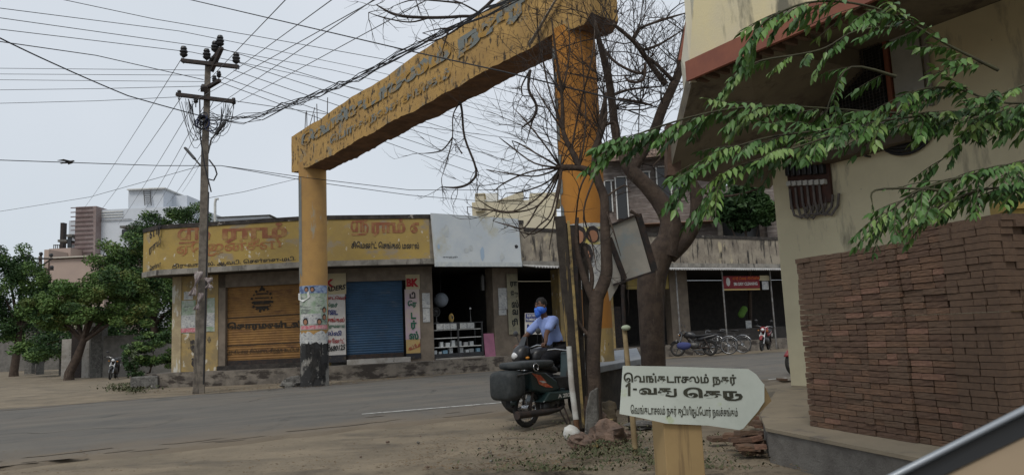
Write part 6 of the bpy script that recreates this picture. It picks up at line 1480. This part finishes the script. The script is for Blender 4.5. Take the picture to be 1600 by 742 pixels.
for k in range(3): zz=a.z+(zt-a.z)*(.2+.28*k);mb.bar(Vector((a.x+.05,a.y-.06,zz)),Vector((b.x-.05,b.y-.06,zz)),.02,.03)
mb.build('lettering',m_dkmetal,nb)
slab('compound_wall','long dim wall in the shade at far left edge','wall',-60,95,575,528,60,.3,m_blockw)
# dirt bank at far left
# white modern house
m_hwh=M('white_house_paint',(.55,.58,.62),(.5,.53,.57),scale=.3,rough=.8);m_hbr=M('brown_striped_cladding',(.2,.15,.14),(.26,.21,.2),scale=1,rough=.85);m_hpk=M('pinkish_plaster',(.40,.31,.26),(.36,.28,.24),scale=.4,rough=.9)
hw=thing('white_modern_house','white two storey modern house with brown striped tower behind the trees','house',v3(P(170,560,75).to_2d(),0))
def hbox(x0,x1,yt,yb,D,dep,mat,nm,par,yy=None):
    a=P(x0,yb,D);b=P(x1,yb,D);zt=P((x0+x1)/2,yt,D).z;zb=a.z
    mb=MB();mb.prism([Vector((a.x,a.y,zb)),Vector((b.x,a.y,zb)),Vector((b.x,a.y,zt)),Vector((a.x,a.y,zt))],(0,dep,0));return mb.build(nm,mat,par)
wl=hbox(145,300,325,560,75,10,m_hwh,'wall',hw)
hbox(111,144,323,560,74,4,m_hbr,'cladding_tower',hw)
mb=MB()
for k in range(26):
    a=P(110.5,325+k*7,73.9);b=P(144.5,325+k*7,73.9);b.z=a.z;mb.bar(a,b,.06,.09)
mb.build('cladding_strips',M('dark_joint',(.14,.1,.1),rough=.9),hw)
hbox(101,111,345,560,76,8,m_hwh,'wall',hw);hbox(93,98,348,392,78,.6,m_dkmetal,'fin_wall',hw)
o=hbox(90,104,374,378,74,3,m_gst,'sunshade',hw);hbox(104,112,366,370,73.5,2,m_gst,'sunshade',hw)
wn=hbox(105,111,370,387,73.8,.1,m_win,'window',hw);wn=hbox(190,215,358,372,74.7,.25,m_win,'window',hw);hbox(187,218,352,356,73.5,1.5,m_gst,'sunshade',hw)
for k in range(3): hbox(158,192,330+k*4,332+k*4,74.9,.05,m_white,'louvre',hw)
hbox(146,205,343,344.5,74.8,.15,m_gst,'groove',hw);hbox(200,255,296,330,76,6,m_hwh,'tank_room',hw);hbox(198,257,294,297,75.6,7,m_white,'tank_room_roof',hw);hbox(256,292,306,330,78,5,m_hwh,'stair_room',hw)
ld=MB()
for x in(226,236): ld.bar(P(x-1.5,298,75.8),P(x+.5,321,75.6),.06,.06)
for k in range(7): ld.bar(P(225.3+k*.2,300+k*3,75.7),P(234.5+k*.2,300+k*3,75.7),.05,.05)
ld.build('ladder',m_metal,hw)
mb=MB()
for k in range(6): mb.bar(P(84+k*3,382,80),P(84+k*3,393,80),.06,.06)
mb.bar(P(84,383,80),P(100,383,80),.08,.08);mb.build('roof_railing',m_dkmetal,hw)
hp=thing('pink_house','plain pinkish single block house below the striped tower','house',v3(P(90,560,68).to_2d(),0))
hbox(73,160,404,560,68,12,m_hpk,'wall',hp);hbox(70,160,400,404,67.7,13,M('cream_coping',(.48,.44,.38)),'coping',hp);hbox(67,74,390,450,69,4,m_hpk,'wall',hp);hbox(76,110,388,402,72,6,m_hpk,'roof_room',hp)
mb=MB()
for k in range(4): mb.bar(P(91,441+k*4,67.9),P(100,441+k*4,67.9),.12,.1)
mb.build('vent_grille',m_gst,hp)
lg=thing('long_low_roof','long thin pale roof parapet just above the corner shop coping','building',v3(P(400,560,70).to_2d(),0))
hbox(338,420,339,560,70,8,m_hwh,'wall',lg);hbox(336,422,337,339.5,69.7,8.6,m_gst,'coping',lg)
# far pole
fp_=thing('far_electric_pole','distant electricity pole with three insulators in front of pink house','electric pole',v3(P(65,560,58).to_2d(),0))
mb=MB();mb.tube([v3(P(65,560,58).to_2d(),0),P(63,400,58)],[.2,.13],8);mb.build('post',m_pole,fp_)
for a,b in(((46,404),(82,404)),((48,421),(83,421)),((40,441),(66,441))): mb=MB();mb.bar(P(*a,57.8),P(*b,57.8),.15,.12);mb.build('cross_arm',m_dkmetal,fp_)
mb=MB();mb.bar(P(50,405,57.8),P(63,415,57.8),.1,.08);mb.bar(P(80,405,57.8),P(65,415,57.8),.1,.08);mb.build('brace',m_dkmetal,fp_)
for x,y in((46,400),(64,397),(80,399),(81,418)): mb=MB();mb.tube([P(x,y+3,57.8),P(x,y,57.8),P(x,y-3,57.8)],[.06,.16,.1],8);mb.build('insulator',m_black,fp_)
# vent pipe on the corner roof
mb=MB();q=P(337,345,27);mb.tube([Vector((q.x,q.y,3.8)),P(336,318,27),P(337,311,27),P(341,311,27)],.05,8);tag(mb.build('vent_pipe',m_white),'white bent vent pipe rising from corner shop roof','pipe')
# cream building at right of centre
m_crm=M('pale_yellow_plaster',(.56,.5,.36),(.52,.47,.35),scale=.4,rough=.9)
cb=thing('cream_building','pale yellow building with stepped roofline behind banner and bare twigs','building',v3(P(810,520,58).to_2d(),0))
hbox(745,880,313,520,58,9,m_crm,'wall',cb);hbox(743,757,303,330,57.6,2.2,m_crm,'corner_turret',cb);hbox(742,758,302,304,57.5,2.4,m_crm,'turret_cap',cb)
a,b,c,d_=P(778,313,57.9),P(812,300,57.9),P(818,300,57.9),P(818,313,57.9);mb=MB();mb.prism([a,d_,c,b],(0,5,0));mb.build('stair_cabin',m_crm,cb)
hbox(828,880,301,313,58.3,5,m_crm,'upper_wall',cb)
wt_=thing('water_tank','small white water tank on stand atop the pale yellow building','tank',P(767,315,60));hbox(758,778,302,315,60,1.5,m_white,'tank_body',wt_);mb=MB();mb.bar(P(778,315,60),P(778,293,60),.08,.08);mb.bar(P(758,297,60),P(778,296,60),.05,.05);mb.build('railing',m_gst,wt_)
# unplastered brick building behind the big tree
m_gbr=M('grey_brick_wall',(.17,.14,.125),(.12,.1,.09),scale=3,rough=1,bump=.5,c3=(.24,.21,.19),s3=(1,1,9),lo3=.5,hi3=.6)
ub=thing('unplastered_brick_building','grey brown unplastered brick upper floor with tiled eave behind the big tree','building',v3(P(1060,500,38).to_2d(),0))
def ubx(x0,x1,yt,yb,D,dep,mat,nm,par=None): return hbox(x0,x1,yt,yb,D,dep,mat,nm,par or ub)
ubx(944,1125,226,402,38,8,m_gbr,'wall');ubx(1125,1290,370,402,38,8,m_gbr,'wall');ubx(1105,1215,292,402,39.5,5,m_conc,'wall');ubx(1132,1206,302,385,39.4,.2,m_win,'window');ubx(1200,1290,250,372,38.2,8,m_gbr,'wall')
mb=MB();e0,e1,e2,e3=P(940,250,36.8),P(1110,232,36.8),P(1100,205,42),P(948,222,42)
mb.prism([e0,e1,e2,e3],(0,0,-.12));mb.build('tiled_roof',M('dusty_clay_tiles',(.24,.17,.13),(.16,.12,.1),scale=6,rough=1,bump=.6),ub)
mb=MB()
for k in range(34): t=k/33;mb.tube([e0.lerp(e1,t),e3.lerp(e2,t)],.07,5)
mb.build('tile_ridges',M('clay_tile_ridges',(.26,.18,.14),(.15,.11,.09),scale=6,rough=1),ub)
for x0,x1,y0,y1 in((948,957,284,330),(966,982,278,342),(1030,1050,262,320),(1052,1068,272,296),(1003,1015,270,290)):
    w=ubx(x0,x1,y0,y1,37.9,.1,m_win,'window');ubx(x0-1.6,x0,y0-1,y1+1,37.8,.15,m_white,'frame',w);ubx(x1,x1+1.6,y0-1,y1+1,37.8,.15,m_white,'frame',w);ubx(x0-1.7,x1+1.7,y0-2.5,y0-1,37.8,.15,m_white,'frame',w)
ubx(940,1120,349,352,37,1.2,M('reddish_ledge',(.25,.15,.1),rough=1),'ledge');ubx(1135,1200,385,395,37.7,.2,m_win,'window')
# ======================= CAR WINDOW EDGE =======================
cw=thing('car_window_frame','car window sill in lower right corner, black seal with silver bead and beige trim','car window',P(1500,760,.62))
def CP(x,y,D=.62): return P(x,y,D)
m_beige=M('beige_door_trim',(.26,.195,.125),(.23,.175,.115),scale=3,rough=.8);m_seal=M('black_rubber_seal',(.01,.01,.01),rough=.7);m_bead=M('silver_bead',(.32,.34,.36),(.28,.3,.32),rough=.3,metal=.6)
A=Vector((1370,751));Bq=Vector((1640,614));dn=Vector((Bq.y-A.y,-(Bq.x-A.x))).normalized()*-1
if dn.y<0: dn=-dn
def strip(o0,o1,z0,z1,mat,nm,th=.02,k0=0,k1=0):
    a=A+dn*o0;b=Bq+dn*o0;c=Bq+dn*(o1+k1);d=A+dn*(o1+k0)
    mb=MB();q=[CP(a.x,a.y,z0),CP(b.x,b.y,z0),CP(c.x,c.y,z1),CP(d.x,d.y,z1)];mb.prism(q,(0,th,-th*.3));return mb.build(nm,mat,cw,bevel=.002)
mb=MB();m0=dn*5;mb.tube([CP(A.x-120+m0.x,A.y+61+m0.y),CP(A.x+m0.x,A.y+m0.y),CP(Bq.x+m0.x,Bq.y+m0.y),CP(Bq.x+m0.x+150,Bq.y+m0.y-76)],.0030,10);mb.build('silver_bead',m_bead,cw)
strip(8,38,.625,.60,m_seal,'rubber_seal',k1=6);strip(36,420,.605,.52,m_beige,'door_trim')
# ======================= CAMERA, LIGHT =======================
cd_=bpy.data.cameras.new('camera');cam=bpy.data.objects.new('camera',cd_);C.objects.link(cam);S.camera=cam
Fv=Vector((0,math.cos(pit),math.sin(pit)));Rv=Vector((1,0,0));Uv=Vector((0,-math.sin(pit),math.cos(pit)))
Rc=Rv*math.cos(rol)-Uv*math.sin(rol);Uc=Rv*math.sin(rol)+Uv*math.cos(rol)
cam.matrix_world=Matrix.Translation(CAM)@Matrix((Rc,Uc,-Fv)).transposed().to_4x4()
cd_.sensor_width=36;cd_.lens=f/1600*36;cd_.clip_start=.05;cd_.clip_end=6000
cd_.dof.use_dof=True;cd_.dof.focus_distance=14;cd_.dof.aperture_fstop=13
w=bpy.data.worlds.new("World");S.world=w;w.use_nodes=True;nt=w.node_tree;N=nt.nodes;L=nt.links;bg=N['Background']
sky=N.new('ShaderNodeTexSky');sky.sky_type='NISHITA';sky.sun_disc=False;sky.sun_elevation=math.radians(52);sky.sun_rotation=math.radians(200);sky.dust_density=3;sky.air_density=1
# overcast: the clear sky is veiled by an even pale cloud layer
tc=N.new('ShaderNodeTexCoord');nzn=N.new('ShaderNodeTexNoise');nzn.inputs['Scale'].default_value=1.6;nzn.inputs['Detail'].default_value=4;L.new(tc.outputs['Generated'],nzn.inputs['Vector'])
mp=N.new('ShaderNodeMapRange');mp.inputs['From Min'].default_value=.3;mp.inputs['From Max'].default_value=.7;mp.inputs['To Min'].default_value=0;mp.inputs['To Max'].default_value=1;L.new(nzn.outputs['Fac'],mp.inputs['Value'])
cl=N.new('ShaderNodeMix');cl.data_type='RGBA';cl.inputs['A'].default_value=(6.1,6.75,7.35,1);cl.inputs['B'].default_value=(7.3,7.75,8.4,1);L.new(mp.outputs[0],cl.inputs['Factor'])
mx=N.new('ShaderNodeMix');mx.data_type='RGBA';mx.inputs['Factor'].default_value=.93;L.new(sky.outputs[0],mx.inputs['A']);L.new(cl.outputs['Result'],mx.inputs['B'])
L.new(mx.outputs['Result'],bg.inputs['Color']);bg.inputs['Strength'].default_value=.09
sl=bpy.data.lights.new('sun','SUN');so=bpy.data.objects.new('sun',sl);C.objects.link(so);sl.energy=1.35;sl.angle=math.radians(20);sl.color=(1,.95,.88)
so.rotation_euler=(math.radians(38),0,math.radians(-20))
S.view_settings.view_transform='Standard';S.view_settings.look='None';S.view_settings.exposure=.18;S.view_settings.gamma=1
S.cycles.max_bounces=6;S.cycles.diffuse_bounces=3;S.cycles.glossy_bounces=2;S.cycles.use_denoising=True
try: S.cycles.denoiser='OPENIMAGEDENOISE'
except Exception: pass
